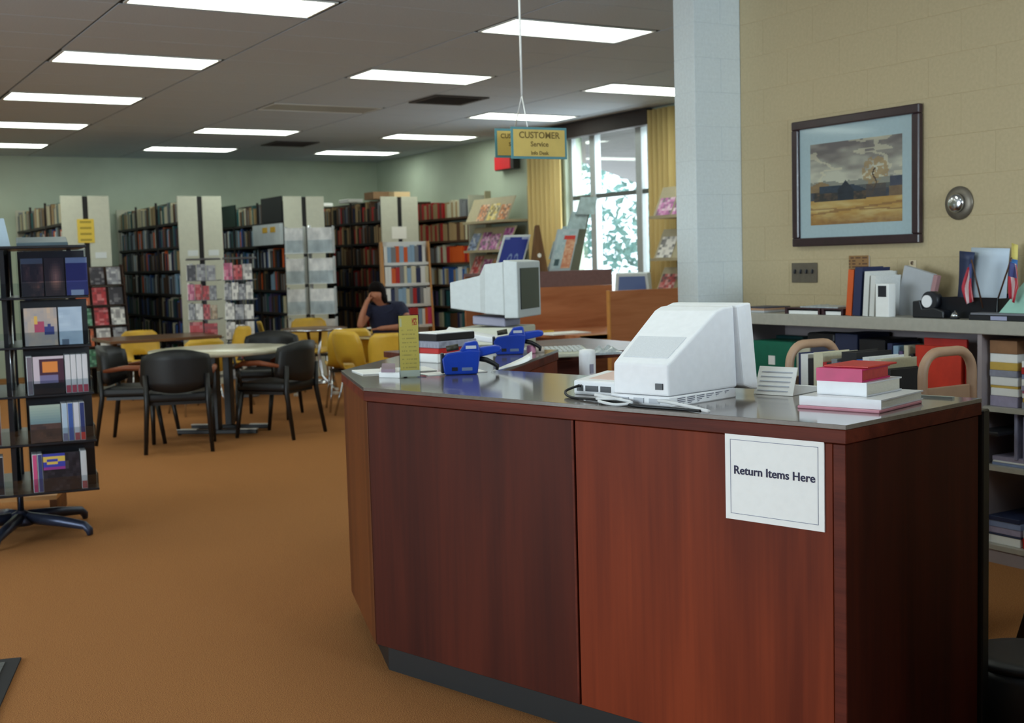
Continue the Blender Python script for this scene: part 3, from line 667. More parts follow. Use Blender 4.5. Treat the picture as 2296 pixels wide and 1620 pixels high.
# stack of boxes and books on the wing
bs_ = on_z(950, 812, HD)
t0 = DROT-0.05
def wingbox(z0, z1, w, d, mat, label, cat, dx=0, pages=None, nm='stacked_book', rot=0):
    t = thing(nm, label, cat, (bs_.x, bs_.y, HD+z0), t0+rot); h_ = z1-z0
    if pages:
        MB().box(dx, 0, 0, dx+w, d, 0.006).build('cover', mat, t); MB().box(dx+0.003, 0.003, 0.0062, dx+w-0.003, d-0.003, h_-0.0065).build('pages', pages, t); MB().box(dx, 0, h_-0.006, dx+w, d, h_).build('cover', mat, t)
    else: MB().box(dx, 0, 0, dx+w, d, h_).build('box_body', mat, t, 0.003, 1)
    return t
wingbox(0, 0.038, 0.12, 0.2, mt_paper, 'white block of paper at the bottom of the stack on the wing', 'paper', -0.03, nm='paper_block')
wingbox(0.0385, 0.062, 0.145, 0.22, mt_redc, 'red box file in the stack on the wing counter', 'box', -0.05, nm='red_box', rot=0.05)
wingbox(0.0625, 0.092, 0.15, 0.22, M('silver_film', (164, 166, 182), 0.25, 0.2, 40, (6, 1, 1), metal=0.2), 'silvery video box under the black book on the wing counter', 'box', -0.05, nm='silver_box')
wingbox(0.0925, 0.122, 0.14, 0.22, M('black_cover', (26, 24, 26), 0.4), 'thick black book with white paper on top of the wing stack', 'book', -0.05, nm='black_book')
wingbox(0.1225, 0.128, 0.14, 0.215, mt_paper, 'white sheets lying on top of the black book', 'paper', -0.05, nm='paper_sheets')
# curl of label tape
P0 = on_z(1165, 832, HD)
cr = MB(); V = []; Fc = []
for i in range(9):
    a = i/8; p = P0+_r*(0.16*a-0.11)+Vector((0, 0, 0.002+0.012*math.sin(a*3.1)+0.045*a**3)); wv = Vector((FW.x, FW.y, 0))*(0.006+0.004*a)+Vector((0, 0, 0.014*a))
    V += [p-wv+Vector((0, 0, 0.014*a)), p+wv+Vector((0, 0, 0.014*a)), p+wv+Vector((0, 0, 0.014*a+0.001)), p-wv+Vector((0, 0, 0.014*a+0.001))]
for i in range(8):
    for k in range(4): Fc.append((i*4+k, i*4+(k+1) % 4, i*4+4+(k+1) % 4, i*4+4+k))
Fc += [(3, 2, 1, 0), (32, 33, 34, 35)]; cr.add(V, Fc, True)
tag(cr.build('label_tape', mt_paper), 'curled white strip of label tape by the near label gun', 'paper strip')
pk = on_z(1180, 792, HD)
tag(MB().box(0, 0, 0, 0.035, 0.03, 0.038).build('eraser', M('pink_eraser', (222, 150, 178), 0.6, 0.05, 30), None, 0.006, 2), 'pink block under the handle of the far label gun', 'eraser'); bpy.data.objects['eraser'].location = (pk.x, pk.y, HD); bpy.data.objects['eraser'].rotation_euler = (0, 0, DROT)
pk2 = on_z(1200, 790, HD)
t = thing('tape_roll', 'small cream roll of tape beside the pink block', 'tape', (pk2.x+0.02, pk2.y, HD))
MB().lathe([(0.012, 0), (0.026, 0), (0.026, 0.022), (0.012, 0.022)], 16).build('roll', M('cream_tape', (214, 200, 186), 0.5), t)
t = thing('black_cabinet', 'narrow black metal cabinet behind the right end of the desk', 'cabinet', (LF.x, LF.y, 0), DROT)
MB().box(DL-0.20, DD+0.004, 0.0, DL+0.058, DD+0.05, 0.985).build('cabinet_body', mt_kick, t, 0.004, 1)
MB().box(DL-0.19, DD+0.0505, 0.05, DL+0.05, DD+0.056, 0.95).build('cabinet_door', mt_kick, t, 0.002, 1)
# ================================================================== PICTURE WALL: painting, fittings, long shelf counter
def onwall(x, y): p = on_x(x, y, XP); return p.y, p.z
t = thing('framed_painting', 'landscape painting in a dark wooden frame with pale mat on the tan wall', 'painting', (XP-0.004, 0, 0))
py0, py1, pz0, pz1 = 4.308, 5.215, 1.475, 2.178
fw = 0.048
mt_fr = M('dark_frame', (48, 30, 36), 0.3, 0.15, 30, coat=0.3)
for nm, (a, b, c, d) in (('frame_bar', (py0, pz0, py1, pz0+fw)), ('frame_bar', (py0, pz1-fw, py1, pz1)), ('frame_bar', (py0, pz0+fw, py0+fw, pz1-fw)), ('frame_bar', (py1-fw, pz0+fw, py1, pz1-fw))):
    MB().box(-0.035, a, b, -0.002, c, d).build(nm, mt_fr, t, 0.006, 2)
MB().box(-0.014, py0+fw, pz0+fw, -0.004, py1-fw, pz1-fw).build('mat_board', M('pale_mat', (188, 204, 210), 0.7, 0.03, 60), t)
ay0, ay1, az0, az1 = 4.43, 5.085, 1.592, 2.04
def paint(a, b):
    # a: 0 left .. 1 right, b: 0 bottom .. 1 top
    n1 = fbm(a*4, b*9, 1); n2 = fbm(a*22, b*26, 5)
    if b > 0.46:
        s = (b-0.46)/0.54; c = mixc((214, 206, 186), (120, 108, 106), s*1.1-0.15+(n1-0.5)*1.5)
        if abs(fbm(a*3+2, b*7, 9)-0.52) < 0.05: c = mixc(c, (232, 218, 186), 0.6)
    elif b > 0.30: c = mixc((62, 66, 82), (120, 112, 100), (n2-0.35)*1.4)
    else:
        c = mixc((196, 148, 78), (222, 190, 128), (fbm(a*6, b*22, 3)-0.35)*2.2); c = mixc(c, (126, 76, 46), max(0, (0.14-b)*5*(n2+0.2)))
        if abs(b-0.13-0.10*a) < 0.012 or abs(b-0.2+0.05*a) < 0.008: c = mixc(c, (140, 96, 60), 0.6)
    # far tree line
    if 0.40 < b < 0.50+0.05*fbm(a*9, 1, 4): c = mixc(c, (110, 108, 104), 0.6)
    if a < 0.22 and 0.40 < b < 0.53-abs(a-0.12)*0.4: c = mixc((176, 140, 96), (130, 104, 80), n2)
    # barn: gable and long roof
    if 0.28 < b < 0.40 and 0.04 < a < 0.62: c = mixc((58, 52, 54), (150, 110, 72), max(0, (n2-0.45))*1.6)
    if 0.38 < b < 0.47 and 0.10 < a < 0.64 and b < 0.385+0.085*min(1, (0.66-a)*6): c = mixc((66, 78, 96), (40, 48, 62), n2)
    if abs(a-0.40) < 0.085 and 0.28 < b < 0.53-abs(a-0.40)*1.3: c = mixc((30, 34, 46), (60, 66, 80), n2*0.7)
    # big bare tree
    r = math.hypot((a-0.72)/0.14, (b-0.60)/0.18)
    if r < 1 and fbm(a*30, b*30, 7) > 0.30+0.18*r: c = mixc(c, (176, 138, 92), 0.7)
    if abs(a-0.715-0.02*math.sin(b*30)) < 0.008 and 0.36 < b < 0.64: c = (86, 66, 56)
    if abs(a-0.73) < 0.1 and 0.30 < b < 0.46: c = mixc(c, (86, 70, 64), 0.6*n2+0.3)
    if a > 0.88 and 0.40 < b < 0.53: c = mixc((54, 58, 78), (90, 90, 104), n2)
    if a > 0.86 and 0.30 < b < 0.42: c = mixc((110, 84, 66), (150, 120, 88), n2)
    return c
printed('canvas', 96, 70, (-0.0155, ay1, az0), (0, ay0-ay1, 0), (0, 0, az1-az0), paint, t, 0.001, (-1, 0, 0))
MB().box(-0.0195, py0+fw, pz0+fw, -0.0185, py1-fw, pz1-fw).build('glazing', glassy('picture_glass', (250, 252, 252), 0.01, 0.05), t)
# switch plate
mt_brass = M('dull_metal', (112, 104, 92), 0.4, 0.08, 40, metal=0.5)
t = thing('switch_plate', 'dark metal four-switch plate on the tan wall', 'light switch', (XP-0.003, 5.153, 1.327))
MB().box(-0.006, -0.10, -0.056, 0, 0.10, 0.056).build('plate', mt_brass, t, 0.002, 1)
sw = MB().box(-0.018, -0.005, -0.012, -0.006, 0.005, 0.012).mesh('switch_toggle', mt_dark, 0.002, 1)
for k in range(4):
    o = bpy.data.objects.new('switch_toggle', sw); COL.objects.link(o); o.parent = t; o.location = (0, -0.069+k*0.046, 0.004); o.rotation_euler = (0, 0.3, 0)
# notice plate
t = thing('wall_plaque', 'small brown printed plaque on the wall above the upright books', 'plaque', (XP-0.003, 4.739, 1.381))
printed('plaque_face', 12, 9, (-0.006, 0.072, -0.037), (0, -0.144, 0), (0, 0, 0.074), lambda a, b: mixc((150, 112, 66), (92, 62, 40), 1 if (int(b*9) % 2 and hsh(int(a*12), int(b*9)) > 0.4) else 0.1), t, 0.004, (-1, 0, 0))
# brushed door-pull / thermostat
y_, z_ = onwall(2152, 455)
t = thing('thermostat', 'round brushed metal thermostat on the tan wall right of the painting', 'thermostat', (XP-0.002, y_, z_)); t.rotation_euler = (0, -math.pi/2, 0)
MB().lathe([(0.083, 0), (0.083, 0.006), (0.078, 0.012), (0.05, 0.016)], 32).build('back_plate', mt_brass, t)
MB().lathe([(0.048, 0.0162), (0.046, 0.035), (0.035, 0.042), (0.012, 0.045)], 28).build('dial', M('chrome', (200, 202, 206), 0.18, metal=1.0), t)
# small shell/nail mark
y_, z_ = onwall(2048, 592)
t = thing('wall_hook', 'tiny brown hook on a cream patch of the tan wall', 'hook', (XP-0.002, y_, z_))
MB().box(-0.003, -0.022, -0.03, 0, 0.022, 0.02).build('patch', M('cream_patch', (216, 198, 166), 0.8), t)
MB().tube([(-0.003, 0, 0.012), (-0.014, 0, 0.012), (-0.016, 0, 0.004), (-0.008, 0, 0.0)], 0.004, 8).build('hook', M('brown_metal', (96, 70, 56), 0.5), t)

# ---- long built-in shelf counter along the wall
XC, ZK = 4.70, 1.112
mt_ctr = M('grey_beige_laminate', (176, 172, 160), 0.5, 0.05, 30)
mt_bay = M('mauve_grey_paint', (158, 146, 148), 0.7, 0.05, 8)
CY0, CY1 = 2.3, 5.60
ct = thing('wall_shelf_counter', 'long grey-beige shelf counter built along the tan wall', 'shelf', (0, 0, 0))
MB().box(XC, CY0, ZK-0.062, XP-0.001, CY1, ZK).build('counter_top', mt_ctr, ct, 0.003, 1)
MB().box(XP-0.02, CY0, 0.06, XP-0.002, CY1, ZK-0.063).build('back_panel', mt_bay, ct)
DIV = (CY0+0.01, 3.70, 5.31)
for yy in DIV: MB().box(XC+0.01, yy-0.012, 0.0, XP-0.021, yy+0.012, ZK-0.063).build('divider', mt_bay, ct)
for (a, b) in ((DIV[0]+0.0125, 3.6875), (3.7125, 5.2975)):
    for zz in ((0.72, 0.45, 0.085) if a < 3 else (0.745, 0.40, 0.085)): MB().box(XC+0.015, a, zz-0.022, XP-0.021, b, zz).build('shelf_board', mt_ctr, ct)
MB().box(XC+0.02, CY0, 0.0, XC+0.035, CY1-0.37, 0.062).build('plinth', mt_bay, ct)
def onc(x, y): p = on_z(x, y, ZK); return p
ZK1 = ZK+0.0006
# upright books leaning on the counter (left to right: orange, blue, white, white)
rzb = -math.pi/2          # spine faces -x; local x runs toward -y (right in the view)
def cbook(px, w, dp, ht, colr, label, name='book', x=XC+0.03, tilt=0.0, cat='book'):
    y = on_x(px, 700, x).y
    return book((x, y, ZK1), rzb, w, dp, ht, colr, label, None, tilt, name=name, cat=cat)
cbook(1896, 0.038, 0.20, 0.235, 'orange', 'orange-spined upright book on the wall counter, first of the row', tilt=0.09)
cbook(1911, 0.05, 0.20, 0.245, 'navy blue', 'dark blue upright book between the orange and the white books', tilt=0.085)
cbook(1934, 0.033, 0.20, 0.225, 'white', 'white upright book right of the dark blue book', tilt=0.07)
cbook(1949, 0.03, 0.19, 0.205, 'white', 'slim white upright book behind the black framed card', tilt=0.06)
y = on_x(1963, 700, XC+0.02).y
t = thing('calculator_card', 'white upright card with a black window on the wall counter', 'card', (XC+0.02, y, ZK1), rzb)
MB().box(0, 0, 0, 0.085, 0.05, 0.165).build('card', mt_paper, t, 0.002, 1)
MB().box(0.018, -0.002, 0.10, 0.07, 0.0, 0.155).build('black_window', mt_dark, t)
y = on_x(2005, 700, XP-0.14).y
t = thing('grey_binder', 'pale grey binder with pink edge leaning against the tan wall', 'binder', (XP-0.14, y, ZK1), rzb); t.rotation_euler = (0, 0.25, rzb)
MB().box(0, 0, 0, 0.19, 0.03, 0.26).build('cover', M('pale_grey', (176, 178, 182), 0.6, 0.03, 20), t, 0.003, 1)
MB().box(0.1905, 0.002, 0.002, 0.215, 0.028, 0.258).build('pink_edge', M('dull_pink', (176, 132, 134), 0.6, 0.05, 20), t)
# flat magazines and dark trays at the left of the counter
for (pa, pb, z0, z1, matn, label, nm, cat) in (((1668, 1722), (698, 700), 0.0, 0.012, ('pale_grey2', (190, 192, 196)), 'grey sheets lying at the left end of the wall counter', 'paper_sheets', 'paper'),
        ((1668, 1722), (692, 700), 0.0125, 0.024, ('tan_cover', (190, 150, 120)), 'tan booklet under the dark magazine on the wall counter', 'booklet', 'booklet'),
        ((1668, 1722), (690, 700), 0.0245, 0.030, ('slate_cover', (58, 62, 82)), 'dark slate magazine at the left end of the wall counter', 'magazine', 'magazine')):
    ya, yb = on_x(pa[0], 700, XC+0.06).y, on_x(pa[1], 700, XC+0.06).y
    t = thing(nm, label, cat, (XC+0.03, 0, ZK1+z0)); MB().box(0.0, yb, 0, 0.2, ya, z1-z0).build('sheet', M(matn[0], matn[1], 0.5, 0.05, 30), t, 0.001, 1)
for (pa, label, nm) in (((1760, 1838), 'dark maroon letter tray on the wall counter, left one', 'letter_tray'), ((1842, 1890), 'dark maroon letter tray on the wall counter beside the orange book', 'letter_tray')):
    ya, yb = on_x(pa[0], 700, XC+0.03).y, on_x(pa[1], 700, XC+0.03).y
    t = thing(nm, label, 'tray', (XC+0.03, 0, ZK1), 0, 'letter trays on the wall counter')
    mt_mar = M('maroon_plastic', (62, 36, 42), 0.4, 0.05, 20)
    MB().box(0, yb, 0.028, 0.22, ya, 0.034).build('tray_top', mt_mar, t)
    for yy in (ya-0.014, yb): MB().box(0, yy, 0, 0.22, yy+0.014, 0.0278).build('tray_leg', mt_mar, t)
    MB().box(0.012, yb+0.018, 0.0, 0.2, ya-0.018, 0.018).build('papers_inside', mt_paper, t)
ya, yb = on_x(1800, 690, XC+0.08).y, on_x(1885, 690, XC+0.08).y
t = thing('plastic_bag_papers', 'crumpled clear plastic wrap on top of the letter trays', 'plastic wrap', (XC+0.06, 0, ZK1+0.0345))
mb = MB(); n_ = 10; V = []; Fc = []
for i in range(n_+1):
    for j in range(5): V.append((0.14*j/4, yb+(ya-yb)*i/n_, 0.006+0.014*hsh(i, j)*math.sin(math.pi*min(1, max(0, i/n_)))*math.sin(math.pi*j/4)))
for i in range(n_):
    for j in range(4): Fc.append((i*5+j, i*5+j+1, i*5+j+6, i*5+j+5))
k = len(V); V += [(v[0], v[1], 0.0) for v in V]
for i in range(n_):
    for j in range(4): Fc.append((k+i*5+j+5, k+i*5+j+6, k+i*5+j+1, k+i*5+j))
for i in range(n_): Fc += [(i*5, i*5+5, k+i*5+5, k+i*5), (i*5+4, k+i*5+4, k+i*5+9, i*5+9)]
for j in range(4): Fc += [(j, k+j, k+j+1, j+1), (n_*5+j, n_*5+j+1, k+n_*5+j+1, k+n_*5+j)]
mb.add(V, Fc); mb.build('wrap', M('silvery_wrap', (188, 196, 200), 0.25, 0.2, 60), t)
# tape dispenser
y = on_x(2045, 712, XC+0.05).y
t = thing('tape_dispenser', 'black tape dispenser with white roll on the wall counter', 'tape dispenser', (XC+0.05, y, ZK1), rzb)
MB().extr([(0.0, 0.0), (0.19, 0.0), (0.185, 0.035), (0.13, 0.05), (0.06, 0.045), (0.045, 0.085), (0.0, 0.08)], 'y', 0.0, 0.06).build('body', M('black_plastic', (22, 24, 30), 0.4, 0.05, 20), t, 0.006, 2)
o = MB().cyl((0.095, 0.008, 0.082), (0.095, 0.052, 0.082), 0.046, n=20).build('tape_roll', mt_dark, t)
MB().cyl((0.085, 0.003, 0.080), (0.085, 0.0075, 0.080), 0.030, n=18).build('roll_face', mt_tw, t)
# chrome bell
y = on_x(2138, 703, XC+0.04).y
t = thing('desk_bell', 'small shiny chrome desk bell on the wall counter', 'bell', (XC+0.05, y, ZK1))
MB().lathe([(0.022, 0), (0.022, 0.006), (0.02, 0.008)], 18).build('bell_base', mt_dark, t)
MB().lathe([(0.020, 0.0085), (0.019, 0.018), (0.013, 0.028), (0.004, 0.033), (0.004, 0.038)], 18).build('bell_dome', M('chrome', (200, 202, 206), 0.18, metal=1.0), t)
# black file basket with papers
ya, yb = on_x(2118, 690, XP-0.16).y, on_x(2262, 690, XP-0.16).y
t = thing('file_basket', 'black file basket holding papers on the wall counter', 'basket', (XP-0.24, yb, ZK1))
L_ = ya-yb
bk = MB()
bk.hexa([(0.0, 0.015, 0.0), (0.006, 0.015, 0.0), (0.006, L_-0.005, 0.0), (0.0, L_-0.005, 0.0)], [(-0.02, -0.01, 0.10), (-0.014, -0.01, 0.10), (-0.014, L_, 0.10), (-0.02, L_, 0.10)])
bk.build('front_wall', M('black_plastic', (22, 24, 30), 0.4, 0.05, 20), t)
bk = MB().box(0.007, 0.0, 0.0, 0.2, L_, 0.006); bk.build('basket_floor', MATS['black_plastic'], t)
for yy in (0.0, L_-0.006): MB().box(0.007, yy, 0.0065, 0.2, yy+0.006, 0.095).build('side_wall', MATS['black_plastic'], t)
MB().box(0.194, 0.0065, 0.0065, 0.2, L_-0.0065, 0.11).build('back_wall', MATS['black_plastic'], t)
def bent(name, y0, y1, x0, hgt, mat, label, cat, lean=0.05, th=0.003, curl=0.03):
    t = thing(name, label, cat, (XP-0.24+x0, y0, ZK1+0.008)); mb = MB(); V = []; Fc = []; w_ = y1-y0; n = 8
    for j in range(n+1):
        a = j/n; x = lean*a+curl*math.sin(a*math.pi); y_off = curl*1.2*math.sin(a*3.0)
        V += [(x, y_off, hgt*a), (x, w_+y_off*0.4, hgt*a*1.03), (x+th, w_+y_off*0.4, hgt*a*1.03), (x+th, y_off, hgt*a)]
    for j in range(n):
        for k in range(4): Fc.append((j*4+k, j*4+(k+1) % 4, j*4+4+(k+1) % 4, j*4+4+k))
    Fc += [(3, 2, 1, 0), tuple(n*4+k for k in range(4))]; mb.add(V, Fc, True); mb.build('sheet', mat, t); return t
Y = lambda px: on_x(px, 640, XP-0.16).y
bent('navy_folder', Y(2168), Y(2136), 0.10, 0.30, M('navy_card', (36, 46, 78), 0.5, 0.05, 20), 'curved navy folder edge standing in the black basket', 'folder', 0.03, 0.012, 0.02)
bent('tall_paper', Y(2236), Y(2150), 0.14, 0.315, M('pale_blue_paper', (196, 208, 220), 0.6, 0.06, 6), 'tall pale blue sheets bowed upright in the black basket', 'paper', 0.03, 0.004, 0.012)
bent('yellow_slip', Y(2252), Y(2238), 0.165, 0.33, M('yellow_paper', (222, 204, 112), 0.6, 0.05, 20), 'narrow yellow slip behind the tall papers in the basket', 'paper', 0.01, 0.002, 0.0)
bent('blue_card', Y(2262), Y(2246), 0.12, 0.26, M('blue_card', (60, 110, 170), 0.5, 0.2, 12), 'blue and white card beside the small right flag', 'card', 0.02, 0.003, 0.0)
def flag(px0, py0, px1, py1, label, hang):
    a = on_x(px0, py0, XP-0.30); b = on_x(px1, py1, XP-0.25)
    t = thing('small_flag', label, 'flag', b, 0, 'small striped flags in the black basket'); d = a-b
    MB().cyl((0, 0, 0), d, 0.004, n=8).build('stick', wood('stick_wood', (70, 44, 34), (96, 66, 50), 'z'), t)
    mb = MB(); rows_ = 10; V = []; Fc = []; side = hang
    for j in range(rows_+1):
        q = j/rows_; s = d*(0.93-0.10*q)+Vector((0, 0, -0.15*q)); w_ = 0.05*(1-abs(q-0.55)*0.9)
        for i in range(6): 
            c = i/5; V.append(s+Vector((-0.012*math.sin(c*6+q*3), side*w_*c*1.1, -0.02*c)))
    def fc(i, j): return (60, 66, 120) if (j < 4 and i < 3) else ((190, 40, 58) if i % 2 == 0 else (214, 188, 190))
    cols = []
    for j in range(rows_):
        for i in range(5): Fc.append((j*6+i, j*6+i+1, j*6+i+7, j*6+i+6)); cols.append(fc(i, j))
    me = bpy.data.meshes.new('cloth'); me.from_pydata([tuple(v) for v in V], [], Fc); ca = me.color_attributes.new('print', 'FLOAT_COLOR', 'CORNER'); li = 0
    for p, c in zip(me.polygons, cols):
        p.use_smooth = True
        for _ in p.vertices: ca.data[li].color = rgb(c); li += 1
    me.materials.append(vcol('print_m')); o = bpy.data.objects.new('cloth', me); COL.objects.link(o); o.parent = t
    sm = o.modifiers.new('thickness', 'SOLIDIFY'); sm.thickness = 0.0015
flag(2178, 582, 2204, 690, 'small striped flag on a stick leaning left in the basket', 1)
flag(2268, 578, 2238, 668, 'small striped flag on a stick leaning right in the basket', -1)
# mint folder and trays at right end
ya, yb = on_x(2240, 700, XC+0.06).y, on_x(2330, 700, XC+0.06).y
t = thing('mint_folder', 'pale mint green folder leaning at the right end of the wall counter', 'folder', (XC+0.06, yb, ZK1+0.034))
MB().hexa([(0.0, 0.0, 0.0), (0.004, 0.0, 0.0), (0.004, ya-yb, 0.0), (0, ya-yb, 0.0)], [(0.06, 0.0, 0.135), (0.064, 0.0, 0.135), (0.064, (ya-yb)*0.6, 0.135), (0.06, (ya-yb)*0.6, 0.135)]).build('cover', M('mint_card', (158, 206, 188), 0.6, 0.04, 20), t)
ya, yb = on_x(2178, 710, XC+0.04).y, on_x(2330, 710, XC+0.04).y
t = thing('paper_tray', 'low black tray with grey top at the right end of the wall counter', 'tray', (XC+0.02, yb, ZK1))
MB().box(0.0, 0, 0, 0.25, ya-yb, 0.024).build('tray_body', MATS['black_plastic'], t, 0.002, 1); MB().box(0.0, 0, 0.0242, 0.25, ya-yb-0.01, 0.033).build('tray_cover', M('grey_cover', (120, 122, 130), 0.5, 0.05, 20), t, 0.001, 1)
MB().box(-0.002, (ya-yb)*0.42, 0.002, 0.0, (ya-yb)*0.66, 0.02).build('tray_label', M('lilac_label', (168, 170, 200), 0.6), t)

# ---- things on the shelves under the counter (left bay)
ZS = 0.7455; XSH = XC+0.04
Yx = lambda px, X=XSH: on_x(px, 800, X).y
def boxon(name, px0, px1, z0, ht, dp, mat, label, cat, X=XSH, bev=0.003, group=None):
    ya, yb = Yx(px0, X), Yx(px1, X); t = thing(name, label, cat, (X, yb, z0), 0, group)
    MB().box(0, 0, 0, dp, ya-yb, ht).build('body', mat, t, bev, 1); return t
mt_grn = M('green_box', (22, 112, 88), 0.45, 0.06, 20)
t = boxon('card_file_box', 1688, 1775, ZS, 0.21, 0.20, mt_grn, 'green card file box on the shelf under the wall counter', 'box')
MB().box(-0.003, 0.13, 0.08, 0.0, 0.18, 0.13).build('label_holder', mt_paper, t)
t = boxon('dark_green_box', 1740, 1800, ZS, 0.225, 0.07, M('dark_green_box', (12, 62, 62), 0.5, 0.06, 20), 'dark green file box behind the green card box', 'box', XSH+0.215)
t = thing('black_radio', 'black rounded device lying on top of the dark boxes under the counter', 'radio', (XSH+0.03, Yx(1862), ZS+0.215)); MB().box(0, 0, 0, 0.14, Yx(1800)-Yx(1862), 0.052).build('body', MATS['black_plastic'], t, 0.012, 2); MB().box(-0.004, 0.08, 0.004, 0.0, 0.16, 0.018).build('label', mt_lab, t)
boxon('cream_file', 1785, 1816, ZS, 0.205, 0.2, M('cream_card', (206, 204, 184), 0.6), 'cream file standing right of the green boxes', 'file', XSH+0.03)
boxon('dark_file', 1818, 1868, ZS, 0.214, 0.2, M('slate_card', (70, 74, 92), 0.6, 0.1, 10), 'slate file box behind the cart under the counter', 'file', XSH+0.03)
boxon('black_binder', 1926, 1984, ZS, 0.25, 0.24, MATS['black_plastic'], 'wide black binder standing under the wall counter', 'binder')
boxon('navy_binder', 1872, 1922, ZS, 0.27, 0.24, M('navy_card', (36, 46, 78), 0.5), 'navy binder standing left of the wide black binder', 'binder', XSH+0.02)
rndc = random.Random(4)
for k, (px, w, c, h_) in enumerate(((1990, 0.03, 'navy blue', 0.235), (2003, 0.03, 'light blue', 0.225), (2016, 0.022, 'purple', 0.20), (2027, 0.026, 'cream', 0.23), (2040, 0.022, 'black', 0.19))):
    book((XSH, Yx(px), ZS), rzb, w, 0.2, h_, c, '%s upright book right of the black binder under the wall counter' % c, None, name='book')
t = thing('orange_folder', 'bright red-orange folder standing behind the cart handle under the counter', 'folder', (XSH, Yx(2155), ZS)); MB().box(0, 0, 0, 0.02, Yx(2052)-Yx(2155), 0.235).build('cover', M('red_orange_card', (206, 52, 30), 0.5, 0.1, 14), t, 0.002, 1)
t = thing('orange_folder', 'red-orange folder set slightly higher behind the other one', 'folder', (XSH+0.03, Yx(2158), ZS)); MB().box(0, 0, 0, 0.015, Yx(2062)-Yx(2158), 0.27).build('cover', M('red_orange_card2', (190, 44, 34), 0.5, 0.1, 14), t, 0.002, 1)
# right bay: piles of paper and books
mtp = {'white': mt_paper, 'yellow': M('yellow_pad', (214, 178, 84), 0.7, 0.05, 30), 'grey': M('grey_stack', (150, 152, 168), 0.7, 0.08, 40), 'red': mt_redc, 'lilac': M('lilac_stack', (166, 158, 184), 0.7, 0.06, 40), 'brown': M('brown_card', (150, 108, 74), 0.7, 0.08, 20), 'blue': M('pale_blue_stack', (140, 156, 196), 0.6, 0.06, 30), 'navy': M('navy_card', (36, 46, 78), 0.5), 'pink': M('rose_stack', (186, 96, 128), 0.6, 0.05, 20)}
def pile(y0, y1, z0, items, where, dp=0.26, X=XSH):
    z = z0
    for k, (c, h_) in enumerate(items):
        t = thing('paper_pile', '%s layer %s, %s up' % (c, where, ('first', 'second', 'third', 'fourth', 'fifth', 'sixth', 'seventh', 'eighth', 'ninth')[k]), 'paper', (X+0.01*hsh(k, 3), y0+0.008*hsh(k, 1), z), 0, 'piled papers %s' % where)
        MB().box(0, 0, 0, dp, y1-y0-0.008, h_-0.0006).build('sheets', mtp[c], t, 0.0015, 1); z += h_
zb = 0.7205
pile(3.52, 3.672, zb, (('lilac', 0.05), ('white', 0.035), ('yellow', 0.012), ('white', 0.04), ('grey', 0.03), ('yellow', 0.035), ('white', 0.04), ('brown', 0.06)), 'of the left paper pile by the cart')
pile(3.30, 3.505, zb, (('grey', 0.03), ('yellow', 0.018), ('white', 0.022), ('pink', 0.012), ('lilac', 0.022), ('white', 0.03), ('blue', 0.022), ('red', 0.03), ('white', 0.03)), 'of the right-hand paper pile by the frame edge', 0.25)
pile(3.33, 3.66, 0.4505, (('blue', 0.014), ('white', 0.008), ('lilac', 0.02)), 'on the middle shelf of the right bay')
pile(3.50, 3.68, 0.0855, (('white', 0.04), ('navy', 0.008), ('lilac', 0.03), ('blue', 0.03), ('navy', 0.02)), 'of the lowest pile in the right bay')
pile(3.40, 3.495, 0.0855, (('red', 0.05), ('white', 0.04)), 'of the small pile beside the lowest one', 0.22)
mt_clear = M('clear_sleeve', (150, 150, 176), 0.2, 0.15, 20, (1, 10, 1))
for k in range(5):
    t = thing('plastic_sleeve', 'clear plastic sleeve in the right bay, %s counted from the right' % ('first', 'second', 'third', 'fourth', 'fifth')[k], 'sleeve', (XSH, 3.34+k*0.045, 0.4855), 0, 'clear sleeves on the second shelf of the right bay'); MB().box(0, 0, 0, 0.24, 0.018, 0.17+0.01*k).build('sleeve', mt_clear, t, 0.002, 1)
t = thing('black_tray', 'black tray edge poking out of the right bay', 'tray', (XC-0.06, 3.545, 0.60)); MB().box(0, 0, 0, 0.3, 0.13, 0.018).build('tray_body', MATS['black_plastic'], t, 0.004, 1)

# ================================================================== BOOK CART behind the desk
mt_cart = M('tan_steel', (186, 150, 122), 0.45, 0.05, 20)
cart = thing('book_cart', 'tan metal book cart with rounded end handles behind the desk', 'book cart', (3.42, 2.94, 0))
CW, CLN = 0.30, 0.66
def arch(y):
    pts = [(0.02, y, 0.12)]; pts += [(0.02, y, 0.98)]
    for k in range(7): a = math.pi-math.pi/2*k/6; pts.append((0.10+0.08*math.cos(a), y, 1.0+0.08*math.sin(a)))
    for k in range(7): a = math.pi/2-math.pi/2*k/6; pts.append((CW-0.10+0.08*math.cos(a), y, 1.0+0.08*math.sin(a)))
    return pts+[(CW-0.02, y, 0.98), (CW-0.02, y, 0.12)]
for y in (0.0, CLN):
    MB().tube(arch(y), 0.018, 10).build('end_frame', mt_cart, cart)
    MB().box(0.035, y-0.006, 0.16, CW-0.035, y+0.006, 0.955).build('end_panel', mt_cart, cart, 0.003, 1)
for z in (0.82, 0.48, 0.17):
    MB().box(0.02, 0.008, z-0.012, CW-0.02, CLN-0.008, z).build('cart_shelf', mt_cart, cart)
for (x, y) in ((0.02, 0), (CW-0.02, 0), (0.02, CLN), (CW-0.02, CLN)):
    c = MB().cyl((x, y-0.015, 0.05), (x, y+0.015, 0.05), 0.05, n=14).build('caster', mt_blk, cart)
rnd_ = random.Random(11)
yy = 2.94+CLN-0.03
